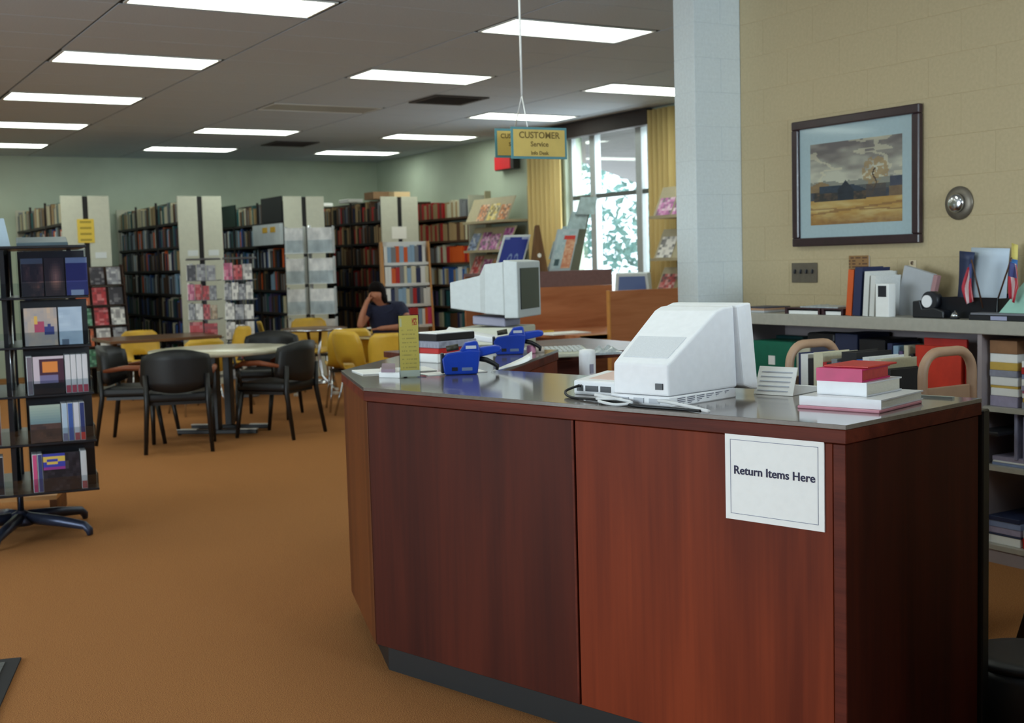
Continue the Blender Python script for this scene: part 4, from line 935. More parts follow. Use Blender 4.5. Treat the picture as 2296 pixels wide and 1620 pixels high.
for k, (c, w, h_) in enumerate((('navy blue', 0.012, 0.23), ('white', 0.04, 0.225), ('black', 0.03, 0.21), ('cream', 0.05, 0.235), ('red', 0.02, 0.20), ('black', 0.025, 0.2), ('grey', 0.03, 0.215), ('purple', 0.022, 0.205), ('black', 0.075, 0.245), ('blue', 0.03, 0.22), ('white', 0.03, 0.23), ('navy blue', 0.03, 0.2), ('cream', 0.03, 0.225), ('black', 0.045, 0.19))):
    book((3.46, yy, 0.8205), rzb, w-0.001, 0.19, h_, c, '%s book standing on the cart, %s from its far end' % (c, ('first', 'second', 'third', 'fourth', 'fifth', 'sixth', 'seventh', 'eighth', 'ninth', 'tenth', 'eleventh', 'twelfth', 'thirteenth', 'fourteenth')[k]), 'books on the cart'); yy -= w
book((3.47, 2.97, 0.8206), 0.0, 0.03, 0.26, 0.17, 'white', 'white book lying flat at the near end of the cart', 'books on the cart', flat=True)

# stool and dark pieces at the lower right
st = thing('stool', 'yellow-topped stool with dark splayed legs at the right edge', 'stool', (3.83, 2.52, 0))
MB().lathe([(0.16, 0.56), (0.19, 0.565), (0.195, 0.59), (0.18, 0.605)], 24).build('seat', M('yellow_vinyl', (214, 176, 52), 0.4, 0.05, 20), st)
for k in range(4):
    a = k*math.pi/2+0.75; MB().cyl((0.11*math.cos(a), 0.11*math.sin(a), 0.56), (0.27*math.cos(a), 0.27*math.sin(a), 0.0), 0.017, 0.014, 10).build('leg', mt_blk, st)
MB().tube([(0.19*math.cos(i*6.2832/20), 0.19*math.sin(i*6.2832/20), 0.26) for i in range(20)], 0.010, 8, True).build('foot_ring', mt_blk, st)
mt_navy_mat = M('navy_mat', (40, 42, 62), 0.9, 0.2, 80)
tag(MB().prism([(2.55, 0.9), (3.35, 0.9), (3.45, 2.15), (2.90, 2.16)], 0.0005, 0.012).build('floor_mat', mt_navy_mat), 'dark navy floor mat behind the desk', 'mat')
ks = thing('kick_stool', 'round black step stool on the floor behind the desk', 'step stool', (3.18, 2.32, 0))
MB().lathe([(0.19, 0.012), (0.2, 0.03), (0.17, 0.17), (0.165, 0.19)], 28).build('stool_body', M('black_rubber', (20, 20, 24), 0.5), ks)
MB().lathe([(0.16, 0.1905), (0.168, 0.20), (0.165, 0.215), (0.12, 0.222)], 28).build('tread', mt_blk, ks)

# unseen bookcase added right of the camera to shade floor and desk end
t = thing('shade_bookcase', 'unseen bookcase added right of the viewpoint to shade the desk end', 'bookcase', (2.5, 0.62, 0))
mt_sb = wood('shade_bookcase_wood', (52, 36, 28), (80, 58, 44), 'z', 0.5, 8, 0)
MB().box(0, 0.30, 0, 2.3, 0.32, 1.5).build('back_panel', mt_sb, t)
for x in (0, 1.14, 2.28): MB().box(x, 0, 0, x+0.02, 0.2995, 1.5).build('side_panel', mt_sb, t)
for z in (0.08, 0.44, 0.80, 1.16, 1.48):
    for x in (0.0205, 1.1605): MB().box(x, 0.0, z, x+1.119, 0.2995, z+0.02).build('shelf', mt_sb, t)
# ================================================================== STAFF TABLE WITH MONITOR (behind the wing)
mt_beige = M('beige_plastic', (200, 206, 206), 0.5, 0.03, 40, bump=0.02)
mt_beige2 = M('cream_plastic', (206, 206, 186), 0.5, 0.03, 40)
mt_lilac = M('lilac_grey_plastic', (150, 148, 168), 0.5, 0.04, 30)
mt_maroon = wood('maroon_wood', (70, 34, 30), (104, 56, 46), 'x', 0.4, 10, 0.1)
OX, OY, OZ = 2.95, 5.30, 0.95
od = thing('staff_table', 'dark maroon staff table holding the monitor behind the desk wing', 'table', (OX, OY, 0))
MB().box(0, 0, OZ-0.035, 1.35, 1.05, OZ).build('table_top', mt_maroon, od, 0.003, 1)
for x, y in ((0.03, 0.03), (1.27, 0.03), (0.03, 0.97), (1.27, 0.97)): MB().box(x, y, 0, x+0.05, y+0.05, OZ-0.0355).build('leg', mt_maroon, od)
MB().box(0.09, 0.93, 0.25, 1.26, 0.95, OZ-0.0355).build('modesty_panel', mt_maroon, od)
# monitor, screen turned to the right
mo = at(1112, 712, 6.75)
mn = thing('crt_monitor', 'big beige monitor in side view with dark screen facing right', 'monitor', (mo.x, mo.y, OZ), -0.90)
# local x = depth axis (screen at +x)
zb_ = mo.z-OZ
def xloft(sec, name, mat, parent, bev=0.006):
    mb = MB(); V = []; Fc = []
    for (x, y0, y1, z0, z1) in sec: V += [(x, y0, z0), (x, y1, z0), (x, y1, z1), (x, y0, z1)]
    for i in range(len(sec)-1):
        for k in range(4): Fc.append((i*4+k, i*4+(k+1) % 4, i*4+4+(k+1) % 4, i*4+4+k))
    Fc += [(3, 2, 1, 0), tuple((len(sec)-1)*4+k for k in range(4))]; mb.add(V, Fc); return mb.build(name, mat, parent, bev, 2)
xloft([(-0.215, -0.13, 0.13, zb_+0.06, zb_+0.20), (-0.03, -0.15, 0.15, zb_+0.035, zb_+0.235), (0.005, -0.165, 0.165, zb_+0.03, zb_+0.295), (0.12, -0.175, 0.175, zb_+0.02, zb_+0.305)], 'rear_shell', mt_beige, mn)
xloft([(0.1205, -0.185, 0.185, zb_+0.005, zb_+0.315), (0.20, -0.185, 0.185, zb_+0.005, zb_+0.305)], 'front_bezel', mt_beige, mn)
MB().box(0.2005, -0.145, zb_+0.05, 0.205, 0.145, zb_+0.27).build('screen', M('crt_glass', (26, 30, 36), 0.1), mn)
xloft([(-0.10, -0.10, 0.10, zb_-0.03, zb_+0.018), (0.10, -0.12, 0.12, zb_-0.045, zb_+0.003)], 'swivel_foot', mt_lilac, mn, 0.008)
MB().box(-0.17, -0.17, 0.0, 0.17, 0.17, zb_-0.046).build('riser_box', mt_beige2, mn, 0.006, 1)
# dot matrix printer cover and fan-fold paper, left front of the monitor
pr = at(1080, 740, 6.05)
t = thing('printer', 'low cream printer with sloped white cover below the monitor', 'printer', (pr.x, pr.y, OZ), -0.54)
MB().box(-0.17, -0.12, 0, 0.20, 0.14, 0.075).build('body', mt_beige2, t, 0.008, 2)
MB().extr([(-0.17, 0.135), (0.17, 0.078), (0.17, 0.10), (-0.17, 0.172)], 'y', -0.11, 0.12).build('cover', mt_tw, t, 0.006, 2)
MB().box(-0.16, -0.125, 0.02, -0.02, -0.1205, 0.055).build('front_plate', mt_lilac, t)
kb_ = at(1235, 768, 6.25)
t = thing('keyboard', 'pale keyboard under plastic on the staff table right of the label gun', 'keyboard', (kb_.x, kb_.y, OZ), -0.35)
MB().extr([(-0.09, 0.0), (0.10, 0.0), (0.10, 0.045), (-0.09, 0.022)], 'x', -0.2, 0.19).build('case', mt_beige2, t, 0.005, 1)
key = MB().box(0, 0, 0, 0.019, 0.022, 0.010).mesh('key', M('key_white', (214, 216, 214), 0.5), 0.002, 1)
for i in range(14):
    for j in range(4):
        o = bpy.data.objects.new('key', key); COL.objects.link(o); o.parent = t; o.location = (-0.17+i*0.0245, -0.062+j*0.036, 0.0258+j*0.0043)
t = thing('plastic_cover', 'crumpled clear plastic at the end of the keyboard', 'plastic cover', (kb_.x+0.20, kb_.y-0.10, OZ), -0.35)
mb = MB(); V = []; Fc = []
for i in range(8):
    for j in range(6): V.append((0.15*i/7, 0.16*j/5, 0.012+0.05*hsh(i, j, 2)*math.sin(math.pi*i/7)*math.sin(math.pi*j/5)))
for i in range(7):
    for j in range(5): Fc.append((i*6+j, i*6+j+1, i*6+j+7, i*6+j+6))
k = len(V); V += [(v[0], v[1], 0) for v in V]; Fc += [tuple(k+q for q in f[::-1]) for f in Fc]
for i in range(7): Fc += [(i*6, i*6+6, k+i*6+6, k+i*6), (i*6+5, k+i*6+5, k+i*6+11, i*6+11)]
for j in range(5): Fc += [(j, k+j, k+j+1, j+1), (42+j, 43+j, k+43+j, k+42+j)]
mb.add(V, Fc); mb.build('crumpled_film', M('silvery_wrap', (188, 196, 200), 0.25), t)
# white bottle / can standing on a lower ledge behind the desk
P = at(1317, 815, 5.3)
stn = thing('side_shelf', 'maroon side shelf under the staff table edge', 'shelf', (P.x-0.07, P.y-0.25, 0))
MB().box(0, 0, 0, 0.45, 0.3, P.z-0.06).build('shelf_body', mt_maroon, stn, 0.003, 1)
t = thing('white_bottle', 'white cylindrical bottle standing behind the desk', 'bottle', (P.x, P.y, P.z-0.0595)); MB().lathe([(0.034, 0), (0.036, 0.01), (0.036, 0.10), (0.034, 0.118), (0.02, 0.122)], 20).build('bottle_body', mt_tw, t); MB().box(-0.012, -0.0385, 0.02, 0.006, -0.036, 0.06).build('label', mt_lilac, t)

# ================================================================== CARREL AND LOW SHELF WITH DISPLAY STANDS (further back)
mt_or = wood('orange_wood', (168, 104, 70), (196, 130, 92), 'x', 0.4, 8, 0.1)
mt_oe = M('honey_edge', (206, 144, 76), 0.45, 0.08, 12)
mt_mauve = M('mauve_board', (122, 92, 92), 0.8, 0.08, 30)
cr_ = thing('study_carrel', 'orange-brown study carrel with side panel beside the pale pier', 'carrel', (0, 0, 0))
PL = at(1365, 652, 11.2); PY = PL.y
MB().box(PL.x, PY-0.02, 0.0, PL.x+1.25, PY+0.02, PL.z).build('side_panel', mt_or, cr_)
MB().box(PL.x-0.012, PY-0.022, 0.0, PL.x-0.0005, PY+0.022, PL.z+0.004).build('edge_strip', mt_oe, cr_)
LW = at(1200, 607, 11.3); RWp = at(1372, 604, 11.2); LY = 10.3
lx0, lx1 = on_y(1195, 610, LY).x, on_y(1372, 606, LY).x
zt = on_y(1290, 606, LY).z; zm = on_y(1290, 641, LY).z
MB().box(lx0-0.55, LY, 0.0, lx1, LY+0.03, zm).build('back_panel', mt_or, cr_)
MB().box(lx0-0.55, LY, zm+0.001, lx1, LY+0.03, zt).build('tack_board', mt_mauve, cr_)
MB().box(lx0-0.55, LY+0.031, zt-0.03, lx1, LY+0.42, zt).build('rear_shelf_top', mt_mauve, cr_)
MB().box(lx0-0.55, LY+0.40, 0.0, lx1, LY+0.42, zt-0.031).build('rear_panel', mt_or, cr_)
MB().box(lx0-0.2, PY+0.021, 0.70, lx1+0.5, LY-0.001, 0.74).build('desk_board', mt_or, cr_)
MB().box(lx0-0.2, PY+0.021, 0.695, lx0-0.175+0.9, PY+0.05, 0.745).build('front_edge', mt_oe, cr_)
for xx in (lx0-0.19, lx1+0.42): MB().box(xx, PY+0.06, 0, xx+0.05, PY+0.11, 0.6995).build('leg', mt_maroon, cr_)
# papers and yellow ruler on the carrel desk
pp = on_z(1330, 722, 0.741)
tag(MB().box(0, 0, 0, 0.42, 0.3, 0.012).build('paper_sheets', mt_paper, None), 'white papers spread on the carrel desk', 'paper'); o = bpy.data.objects['paper_sheets.001'] if 'paper_sheets.001' in bpy.data.objects else bpy.data.objects['paper_sheets']
for o in [x for x in bpy.data.objects if x.name.startswith('paper_sheets') and x.type == 'MESH']: o.location = (PL.x-0.42, PY+0.30, 0.7405)
pp = on_z(1290, 716, 0.741)
t = thing('yellow_tape', 'yellow and black tape measure lying on the carrel desk', 'tape measure', (PL.x-0.52, PY+0.75, 0.7405), -0.2); MB().box(0, 0, 0, 0.36, 0.04, 0.02).build('blade', M('yellow_tape', (224, 186, 50), 0.5, 0.05, 20), t, 0.003, 1); MB().box(-0.06, -0.01, 0, -0.001, 0.05, 0.05).build('case', mt_dark, t, 0.008, 2)
# second computer
q = on_y(1418, 630, PY+0.42)
t = thing('small_monitor', 'small pale monitor with blue screen seen over the carrel panel', 'monitor', (q.x, PY+0.42, 0.7405), -0.82)
hz_ = q.z-0.74
xl = MB(); 
loft([(-0.02, 0.19, 0.15, hz_-0.30, hz_+0.075), (0.05, 0.20, 0.17, hz_-0.30, hz_+0.085)]).build('front_bezel', mt_beige, t, 0.006, 2)
loft([(0.0505, 0.19, 0.16, hz_-0.28, hz_+0.08), (0.30, 0.14, 0.10, hz_-0.22, hz_-0.02)]).build('rear_shell', mt_beige, t, 0.006, 2)
MB().hexa([(-0.15, -0.026, hz_-0.24), (0.15, -0.026, hz_-0.24), (0.15, -0.0205, hz_-0.24), (-0.15, -0.0205, hz_-0.24)], [(-0.125, -0.026, hz_+0.045), (0.125, -0.026, hz_+0.045), (0.125, -0.0205, hz_+0.045), (-0.125, -0.0205, hz_+0.045)]).build('screen', M('blue_crt', (30, 54, 104), 0.35, emit=((40, 70, 130), 0.15)), t)
MB().box(-0.15, 0.0, 0.0, 0.15, 0.28, hz_-0.301).build('riser_box', mt_beige2, t, 0.005, 1)
# display stands on the low shelf
zt1 = zt+0.0005
def stand(x, y, w, h_, lean, face, label, mat_side, th=0.012, yaw=0.0):
    t = thing('display_stand', label, 'display stand', (x, y, zt1), yaw, 'slanted display stands on the low shelf')
    mb = MB().hexa([(0, 0, 0), (w, 0, 0), (w, th, 0), (0, th, 0)], [(lean, 0.10, h_), (w+lean, 0.10, h_), (w+lean, 0.10+th, h_), (lean, 0.10+th, h_)]); mb.build('front_board', mat_side, t, 0.002, 1)
    MB().hexa([(w*0.4, 0.2, 0), (w*0.6, 0.2, 0), (w*0.6, 0.212, 0), (w*0.4, 0.212, 0)], [(w*0.4+lean*0.9, 0.115, h_*0.9), (w*0.6+lean*0.9, 0.115, h_*0.9), (w*0.6+lean*0.9, 0.127, h_*0.9), (w*0.4+lean*0.9, 0.127, h_*0.9)]).build('rear_strut', mat_side, t)
    if face: printed('poster', 28, 28, (0.018+lean*0.06, -0.004+0.10*0.06, h_*0.06), (w-0.036, 0, 0), (lean*0.88, 0.088, h_*0.88), face, t, 0.001, (0, -1, 0.3), 0.5)
    return t
sx = on_y(1102, 596, LY+0.1).x
def blue(a, b):
    for cx in (0.42, 0.68):
        r = math.hypot((a-cx)/0.08, (b-0.28)/0.2)
        if b > 0.22 and b < 0.5 and 0.75 < r < 1.15: return (120, 140, 190)
    if b > 0.93 and (a < 0.2 or a > 0.72): return (150, 160, 200)
    return (24, 44, 140)
stand(sx, LY+0.06, 0.31, 0.37, 0.19, blue, 'slanted blue poster board above the monitor', M('pale_board', (206, 212, 216), 0.5))
t = thing('wooden_easel', 'brown wooden A-frame easel beside the blue poster board', 'easel', (on_y(1186, 598, LY+0.1).x, LY+0.06, zt1))
mt_ez = wood('easel_wood', (104, 76, 54), (140, 108, 78), 'z', 0.5, 8, 0)
MB().extr([(0.0, 0.0), (0.20, 0.0), (0.11, 0.46), (0.07, 0.46)], 'y', 0.0, 0.014).build('front_leg', mt_ez, t); MB().extr([(0.0, 0.0), (0.20, 0.0), (0.11, 0.45), (0.07, 0.45)], 'y', 0.016, 0.03).build('rear_leg', mt_ez, t)
MB().cyl((0.10, -0.004, 0.16), (0.10, 0.0, 0.16), 0.022, n=14).build('white_tag', mt_paper, t)
sx = on_y(1225, 600, LY+0.12).x
def broch(a, b):
    if b > 0.80 and 0.35 < a < 0.95 and b < 0.90: return (206, 60, 54)
    if a > 0.5 and b < 0.8: return mixc((226, 180, 150), (206, 130, 100), hsh(int(a*12), int(b*20)))
    if 0.12 < a < 0.34 and 0.08 < b < 0.25: return (60, 84, 92)
    return mixc((190, 206, 212), (160, 184, 196), hsh(int(a*9), int(b*14)))
stand(sx, LY+0.08, 0.26, 0.42, 0.19, broch, 'slanted brochure board with pale blue and orange leaflets', M('pale_blue_board', (176, 190, 200), 0.5))
sx = on_y(1262, 600, LY+0.2).x
mt_rk = M('grey_green_steel', (120, 122, 106), 0.5, 0.05, 20)
t = thing('magazine_rack', 'tall leaning grey magazine rack silhouetted against the window', 'magazine rack', (sx, LY+0.26, zt1), 0, None)
MB().hexa([(0.02, 0, 0), (0.24, 0, 0), (0.24, 0.02, 0), (0.02, 0.02, 0)], [(0.44, 0.12, 0.70), (0.52, 0.12, 0.78), (0.52, 0.14, 0.78), (0.44, 0.14, 0.70)]).build('side_board', mt_rk, t)
for k in range(4):
    z = 0.2+k*0.15; x = -0.12+0.115*k
    MB().hexa([(x-0.02, -0.03, z-0.08), (x+0.2, -0.03, z-0.08), (x+0.2, -0.01, z-0.08), (x-0.02, -0.01, z-0.08)], [(x+0.06, -0.005, z+0.10), (x+0.26, -0.005, z+0.10), (x+0.26, 0.01, z+0.10), (x+0.06, 0.01, z+0.10)]).build('magazine_pocket', M('clear_blue_pocket', (170, 190, 196), 0.3, 0.2, 14), t)

# ================================================================== TABLES AND CHAIRS
mt_lightoak = M('pale_table_laminate', (206, 200, 176), 0.25, 0.05, 12, coat=0.2)
mt_brownlam = wood('brown_table_wood', (88, 60, 40), (120, 84, 56), 'x', 0.3, 8, 0.3)
mt_chrome = M('chrome', (200, 202, 206), 0.18, metal=1.0)
mt_black_fab = M('black_vinyl', (13, 14, 16), 0.5, 0.1, 40)
mt_black_leg = M('black_enamel', (16, 15, 16), 0.4)
mt_arm = wood('arm_wood', (104, 54, 34), (140, 80, 52), 'y', 0.4, 10, 0.1)
TX1, TY1 = 3.325, 10.53
t1 = thing('round_table', 'large round pale-topped table ringed by black chairs', 'table', (TX1, TY1, 0))
MB().lathe([(0.60, 0.705), (0.615, 0.712), (0.615, 0.738), (0.61, 0.742)], 40).build('table_top', mt_lightoak, t1)
for s in (-1, 1):
    MB().box(s*0.16-0.05, -0.03, 0.05, s*0.16+0.05, 0.03, 0.704).build('pedestal', mt_black_leg, t1, 0.004, 1)
    MB().box(s*0.16-0.025, -0.36, 0.012, s*0.16+0.025, 0.36, 0.05).build('foot_bar', mt_black_leg, t1, 0.006, 1)
    for e in (-1, 1): MB().box(s*0.16-0.026, e*0.27-0.09, 0.0502, s*0.16+0.026, e*0.27+0.09, 0.055).build('foot_cap', M('pale_metal', (210, 206, 196), 0.3, metal=0.3), t1)
t1.rotation_euler = (0, 0, 0.9)
def black_chair():
    t = thing('black_armchair', '', 'chair')
    MB().box(-0.25, -0.23, 0.40, 0.25, 0.26, 0.475).build('seat', mt_black_fab, t, 0.03, 3)
    # curved wrap-round back, sits at local -y
    mb = MB(); V = []; Fc = []; n = 12
    for j in range(5):
        z = 0.475+0.345*j/4
        for i in range(n+1):
            a = -1+2*i/n; w_ = 0.285*(1.0-0.10*(j/4)**2 if j else 0.93); y = -0.30+0.11*a*a-0.03*(j/4)
            zz = z-(0.05*a*a if j == 4 else 0)+(0.05*a*a if j == 0 else 0)
            V.append((a*w_, y, zz))
    m1 = len(V)
    for v in list(V): V.append((v[0]*0.93, v[1]+0.055, v[2]))
    for j in range(4):
        for i in range(n):
            q = j*(n+1)+i; Fc.append((q, q+1, q+n+2, q+n+1)); Fc.append((m1+q+n+1, m1+q+n+2, m1+q+1, m1+q))
    for i in range(n): Fc.append((i, m1+i, m1+i+1, i+1)); q = 4*(n+1)+i; Fc.append((q, q+1, m1+q+1, m1+q))
    for j in range(4): q = j*(n+1); Fc.append((q, q+n+1, m1+q+n+1, m1+q)); q += n; Fc.append((q, m1+q, m1+q+n+1, q+n+1))
    mb.add(V, Fc, True); mb.build('backrest', mt_black_fab, t)
    for s in (-1, 1):
        MB().tube([(s*0.255, -0.30, 0.0), (s*0.235, -0.235, 0.40), (s*0.235, -0.245, 0.62)], [0.016, 0.022, 0.02], 10).build('leg', mt_black_leg, t)
        MB().tube([(s*0.245, 0.27, 0.0), (s*0.235, 0.21, 0.40)], [0.016, 0.022], 10).build('leg', mt_black_leg, t)
        MB().tube([(s*0.27, -0.20, 0.62), (s*0.285, -0.02, 0.645), (s*0.28, 0.16, 0.64), (s*0.262, 0.23, 0.61)], [0.016, 0.022, 0.024, 0.018], 8).build('armrest', mt_arm, t)
        MB().tube([(s*0.262, 0.22, 0.605), (s*0.24, 0.20, 0.44)], 0.014, 8).build('arm_post', mt_black_leg, t)
    MB().box(-0.235, -0.2, 0.375, 0.235, 0.22, 0.3995).build('seat_frame', mt_black_leg, t)
    return t
bc = black_chair()
def face_ang(fx, fy): return math.atan2(-fx, fy)      # local +y faces (fx, fy)
spots = ((2.66+0.10, 9.585+0.28, 0.34, 0.94, 'black armchair seen from behind in front of the round table'), (2.33+0.27, 10.69-0.15, 0.87, -0.5, 'black armchair at the left of the round table by the video carousel'),
         (3.835-0.18, 9.80+0.23, -0.6, 0.8, 'black armchair at the right of the round table'), (4.02, 11.30, -0.55, -0.83, 'black chair at the far side of the round table, only its back showing'))
for i, (x, y, fx, fy, lb) in enumerate(spots):
    o = bc if i == 0 else copy_tree(bc)
    o.location = (x, y, 0); o.rotation_euler = (0, 0, face_ang(fx, fy)); o['label'] = lb; o['group'] = 'black armchairs at the round table'

# yellow moulded chairs
mt_yel = M('yellow_plastic', (216, 172, 58), 0.4, 0.06, 10)
def yellow_chair():
    t = thing('yellow_shell_chair', '', 'chair')
    V = []; Fc = []; n = 10
    prof = [(0.24, 0.425), (0.20, 0.44), (0.05, 0.425), (-0.12, 0.42), (-0.19, 0.45), (-0.225, 0.52), (-0.245, 0.60), (-0.265, 0.70), (-0.285, 0.78), (-0.295, 0.82)]
    wid = [0.20, 0.22, 0.23, 0.23, 0.22, 0.215, 0.22, 0.22, 0.20, 0.15]
    for (y, z), w_ in zip(prof, wid):
        for i in range(n+1):
            a = -1+2*i/n; V.append((a*w_, y+(0.05*a*a if z > 0.44 else 0), z+(0.035*a*a if z <= 0.45 else 0)))
    for j in range(len(prof)-1):
        for i in range(n):
            if j == 4 and 3 <= i <= 6: continue          # slot in the lower back
            q = j*(n+1)+i; Fc.append((q, q+1, q+n+2, q+n+1))
    mb = MB(); mb.add(V, Fc, True); o = mb.build('seat_shell', mt_yel, t)
    sm = o.modifiers.new('thickness', 'SOLIDIFY'); sm.thickness = 0.009
    for s in (-1, 1):
        MB().tube([(s*0.17, -0.12, 0.395), (s*0.22, -0.22, 0.0)], 0.011, 8).build('leg', mt_chrome, t); MB().tube([(s*0.17, 0.14, 0.395), (s*0.22, 0.22, 0.0)], 0.011, 8).build('leg', mt_chrome, t)
    MB().box(-0.18, -0.13, 0.388, 0.18, 0.15, 0.405).build('seat_bracket', mt_black_leg, t)
    return t
T2 = (5.20, 13.02); T3 = (5.62, 11.05)
yc = yellow_chair()
def gp(x, y, d): p = at(x, y, d); return p.x, p.y
ysp = ((gp(780, 770, 12.25), (0.30, 0.95), 'yellow moulded chair with a slot in its back, nearest the chrome-legged table'),
       (gp(818, 770, 11.75), (0.95, 0.25), 'yellow moulded chair seen edge-on behind the desk corner'),
       (gp(884, 775, 11.3), (0.5, 0.85), 'yellow moulded chair half hidden by the yellow notice'),
       (gp(634, 745, 14.15), (0.9, -0.3), 'yellow moulded chair at the left of the chrome-legged table'),
       (gp(700, 735, 14.4), (-0.2, -0.95), 'yellow moulded chair behind the chrome-legged table'),
       (gp(324, 748, 13.9), (0.0, -1.0), 'yellow moulded chair behind the brown table, top edge only'),
       (gp(437, 765, 12.25), (-0.1, 1.0), 'yellow moulded chair in front of the brown table, its back just above the round table'),
       (gp(500, 760, 12.9), (-0.95, -0.1), 'yellow moulded chair at the right end of the brown table'))
for i, ((x, y), (fx, fy), lb) in enumerate(ysp):
    o = yc if i == 0 else copy_tree(yc)
    o.location = (x, y, 0); o.rotation_euler = (0, 0, face_ang(fx, fy)); o['label'] = lb; o['group'] = 'yellow moulded chairs'
    o.scale = (1, 1, 0.92 if i in (5, 6) else 1)
# brown table
t = thing('brown_table', 'brown rectangular table with chrome legs behind the round table', 'table', (2.86, 12.62, 0))
MB().box(0, 0, 0.71, 1.15, 0.85, 0.742).build('table_top', mt_brownlam, t, 0.004, 1)
for x, y in ((0.06, 0.06), (1.09, 0.06), (0.06, 0.79), (1.09, 0.79)): MB().cyl((x, y, 0), (x, y, 0.7095), 0.02, n=12).build('leg', mt_chrome, t)
# round chrome-legged table
def chrome_table(loc, r, mat, label, rim):
    t = thing('pedestal_table', label, 'table', (loc[0], loc[1], 0), 0.4)
    MB().lathe([(r-0.01, 0.712), (r, 0.716), (r, 0.738), (r-0.006, 0.742)], 36).build('table_top', mat, t)
    MB().lathe([(r+0.0005, 0.718), (r+0.004, 0.722), (r+0.004, 0.734), (r+0.0005, 0.737)], 36).build('rim', rim, t)
    for k in range(4):
        a = k*math.pi/2; c, s = math.cos(a), math.sin(a)
        MB().tube([(0.10*c, 0.10*s, 0.711), (0.06*c, 0.06*s, 0.45), (0.10*c, 0.10*s, 0.20), (0.30*c, 0.30*s, 0.03)], 0.018, 10).build('leg', mt_chrome, t)
        MB().box(0.30*c-0.03, 0.30*s-0.03, 0.0, 0.30*c+0.03, 0.30*s+0.03, 0.03).build('foot', M('pale_metal', (210, 206, 196), 0.3), t, 0.004, 1)
chrome_table(T2, 0.37, mt_brownlam, 'small round table with splayed chrome legs among yellow chairs', mt_chrome)
T3 = gp(895, 745, 12.15)
chrome_table(T3, 0.42, mt_brownlam, 'round table where the person sits reading', M('cream_rim', (206, 196, 160), 0.5))
pp = on_z(838, 737, 0.743)
tag(MB().box(-0.11, -0.08, 0, 0.11, 0.08, 0.012).build('open_magazine', mt_paper, None, 0.002, 1), 'white magazine lying open in front of the person', 'magazine'); bpy.data.objects['open_magazine'].location = (on_z(845, 736, 0.7425).x, on_z(845, 736, 0.7425).y, 0.7425); bpy.data.objects['open_magazine'].rotation_euler = (0, 0, -0.5)
# ================================================================== READER at the table
PB = at(868, 720, 12.86); PB.z = 0
ax = Vector((RT.x, RT.y, 0)).normalized(); bx_ = -Vector((FW.x, FW.y, 0)).normalized()
person = thing('person', 'person in a dark navy shirt reading at a table, head propped on one hand', 'person', PB, math.atan2(ax.y, ax.x))
# local x = to the right in the photograph, local -y = toward the camera
def skin(name, verts, edges, mat, parent, root=0, sub=2):
    me = bpy.data.meshes.new(name); me.from_pydata([v[:3] for v in verts], edges, [])
    o = bpy.data.objects.new(name, me); COL.objects.link(o); o.parent = parent
    m_ = o.modifiers.new('skin', 'SKIN'); m_.use_smooth_shade = True
    if not me.skin_vertices: bpy.context.view_layer.objects.active = o; 
    sv = me.skin_vertices[0].data if me.skin_vertices else None
    if sv is None:
        bm = bmesh.new(); bm.from_mesh(me); bm.verts.layers.skin.verify(); bm.to_mesh(me); bm.free(); sv = me.skin_vertices[0].data
    for i, v in enumerate(verts): sv[i].radius = (v[3], v[4] if len(v) > 4 else v[3]); sv[i].use_root = (i == root)
    s_ = o.modifiers.new('sub', 'SUBSURF'); s_.levels = sub; s_.render_levels = sub
    me.materials.append(mat); return o
mt_skin = M('skin', (178, 116, 88), 0.6, 0.06, 30)
mt_shirt = M('navy_shirt', (28, 32, 58), 0.85, 0.15, 40)
mt_hair = M('dark_hair', (20, 15, 14), 0.8, 0.2, 60, spec=0.1)
bv = [(0.0, 0.14, 0.47, 0.12, 0.09), (0.0, 0.12, 0.66, 0.09, 0.07), (-0.01, 0.05, 0.88, 0.09, 0.065), (-0.03, -0.02, 0.99, 0.055, 0.05), (-0.06, -0.07, 1.05, 0.048), (-0.085, -0.10, 1.12, 0.075, 0.085), (-0.09, -0.11, 1.18, 0.078, 0.088),
      (0.15, 0.0, 0.98, 0.045), (0.21, -0.06, 0.88, 0.046), (0.235, -0.14, 0.795, 0.038), (0.12, -0.22, 0.785, 0.034), (0.0, -0.25, 0.783, 0.026), (-0.05, -0.26, 0.778, 0.028, 0.016),
      (-0.17, -0.02, 0.97, 0.045), (-0.23, -0.10, 0.87, 0.046), (-0.265, -0.18, 0.795, 0.038), (-0.235, -0.18, 0.92, 0.035), (-0.19, -0.17, 1.04, 0.026), (-0.165, -0.155, 1.085, 0.028, 0.018),
      (0.10, 0.10, 0.45, 0.085), (0.13, -0.30, 0.46, 0.065), (0.13, -0.34, 0.10, 0.045), (0.13, -0.42, 0.045, 0.04), (-0.10, 0.10, 0.45, 0.085), (-0.13, -0.30, 0.46, 0.065), (-0.13, -0.34, 0.10, 0.045), (-0.13, -0.42, 0.045, 0.04),
      (-0.095, -0.185, 1.11, 0.014)]
be = [(0, 1), (1, 2), (2, 3), (3, 4), (4, 5), (5, 6), (2, 7), (7, 8), (8, 9), (9, 10), (10, 11), (11, 12), (2, 13), (13, 14), (14, 15), (15, 16), (16, 17), (17, 18), (0, 19), (19, 20), (20, 21), (21, 22), (0, 23), (23, 24), (24, 25), (25, 26), (5, 27)]
def fingers(palm, base, d, side, lens, curl):
    for k, L_ in enumerate(lens):
        o_ = Vector(base)+Vector(side)*(k-1.5)*0.018; i = len(bv)
        p1 = o_+Vector(d)*L_*0.5; p2 = o_+Vector(d)*L_*0.9+Vector(curl)*L_*0.5
        bv.extend([(*o_, 0.009), (*p1, 0.0085), (*p2, 0.0075)]); be.extend([(palm, i), (i, i+1), (i+1, i+2)])
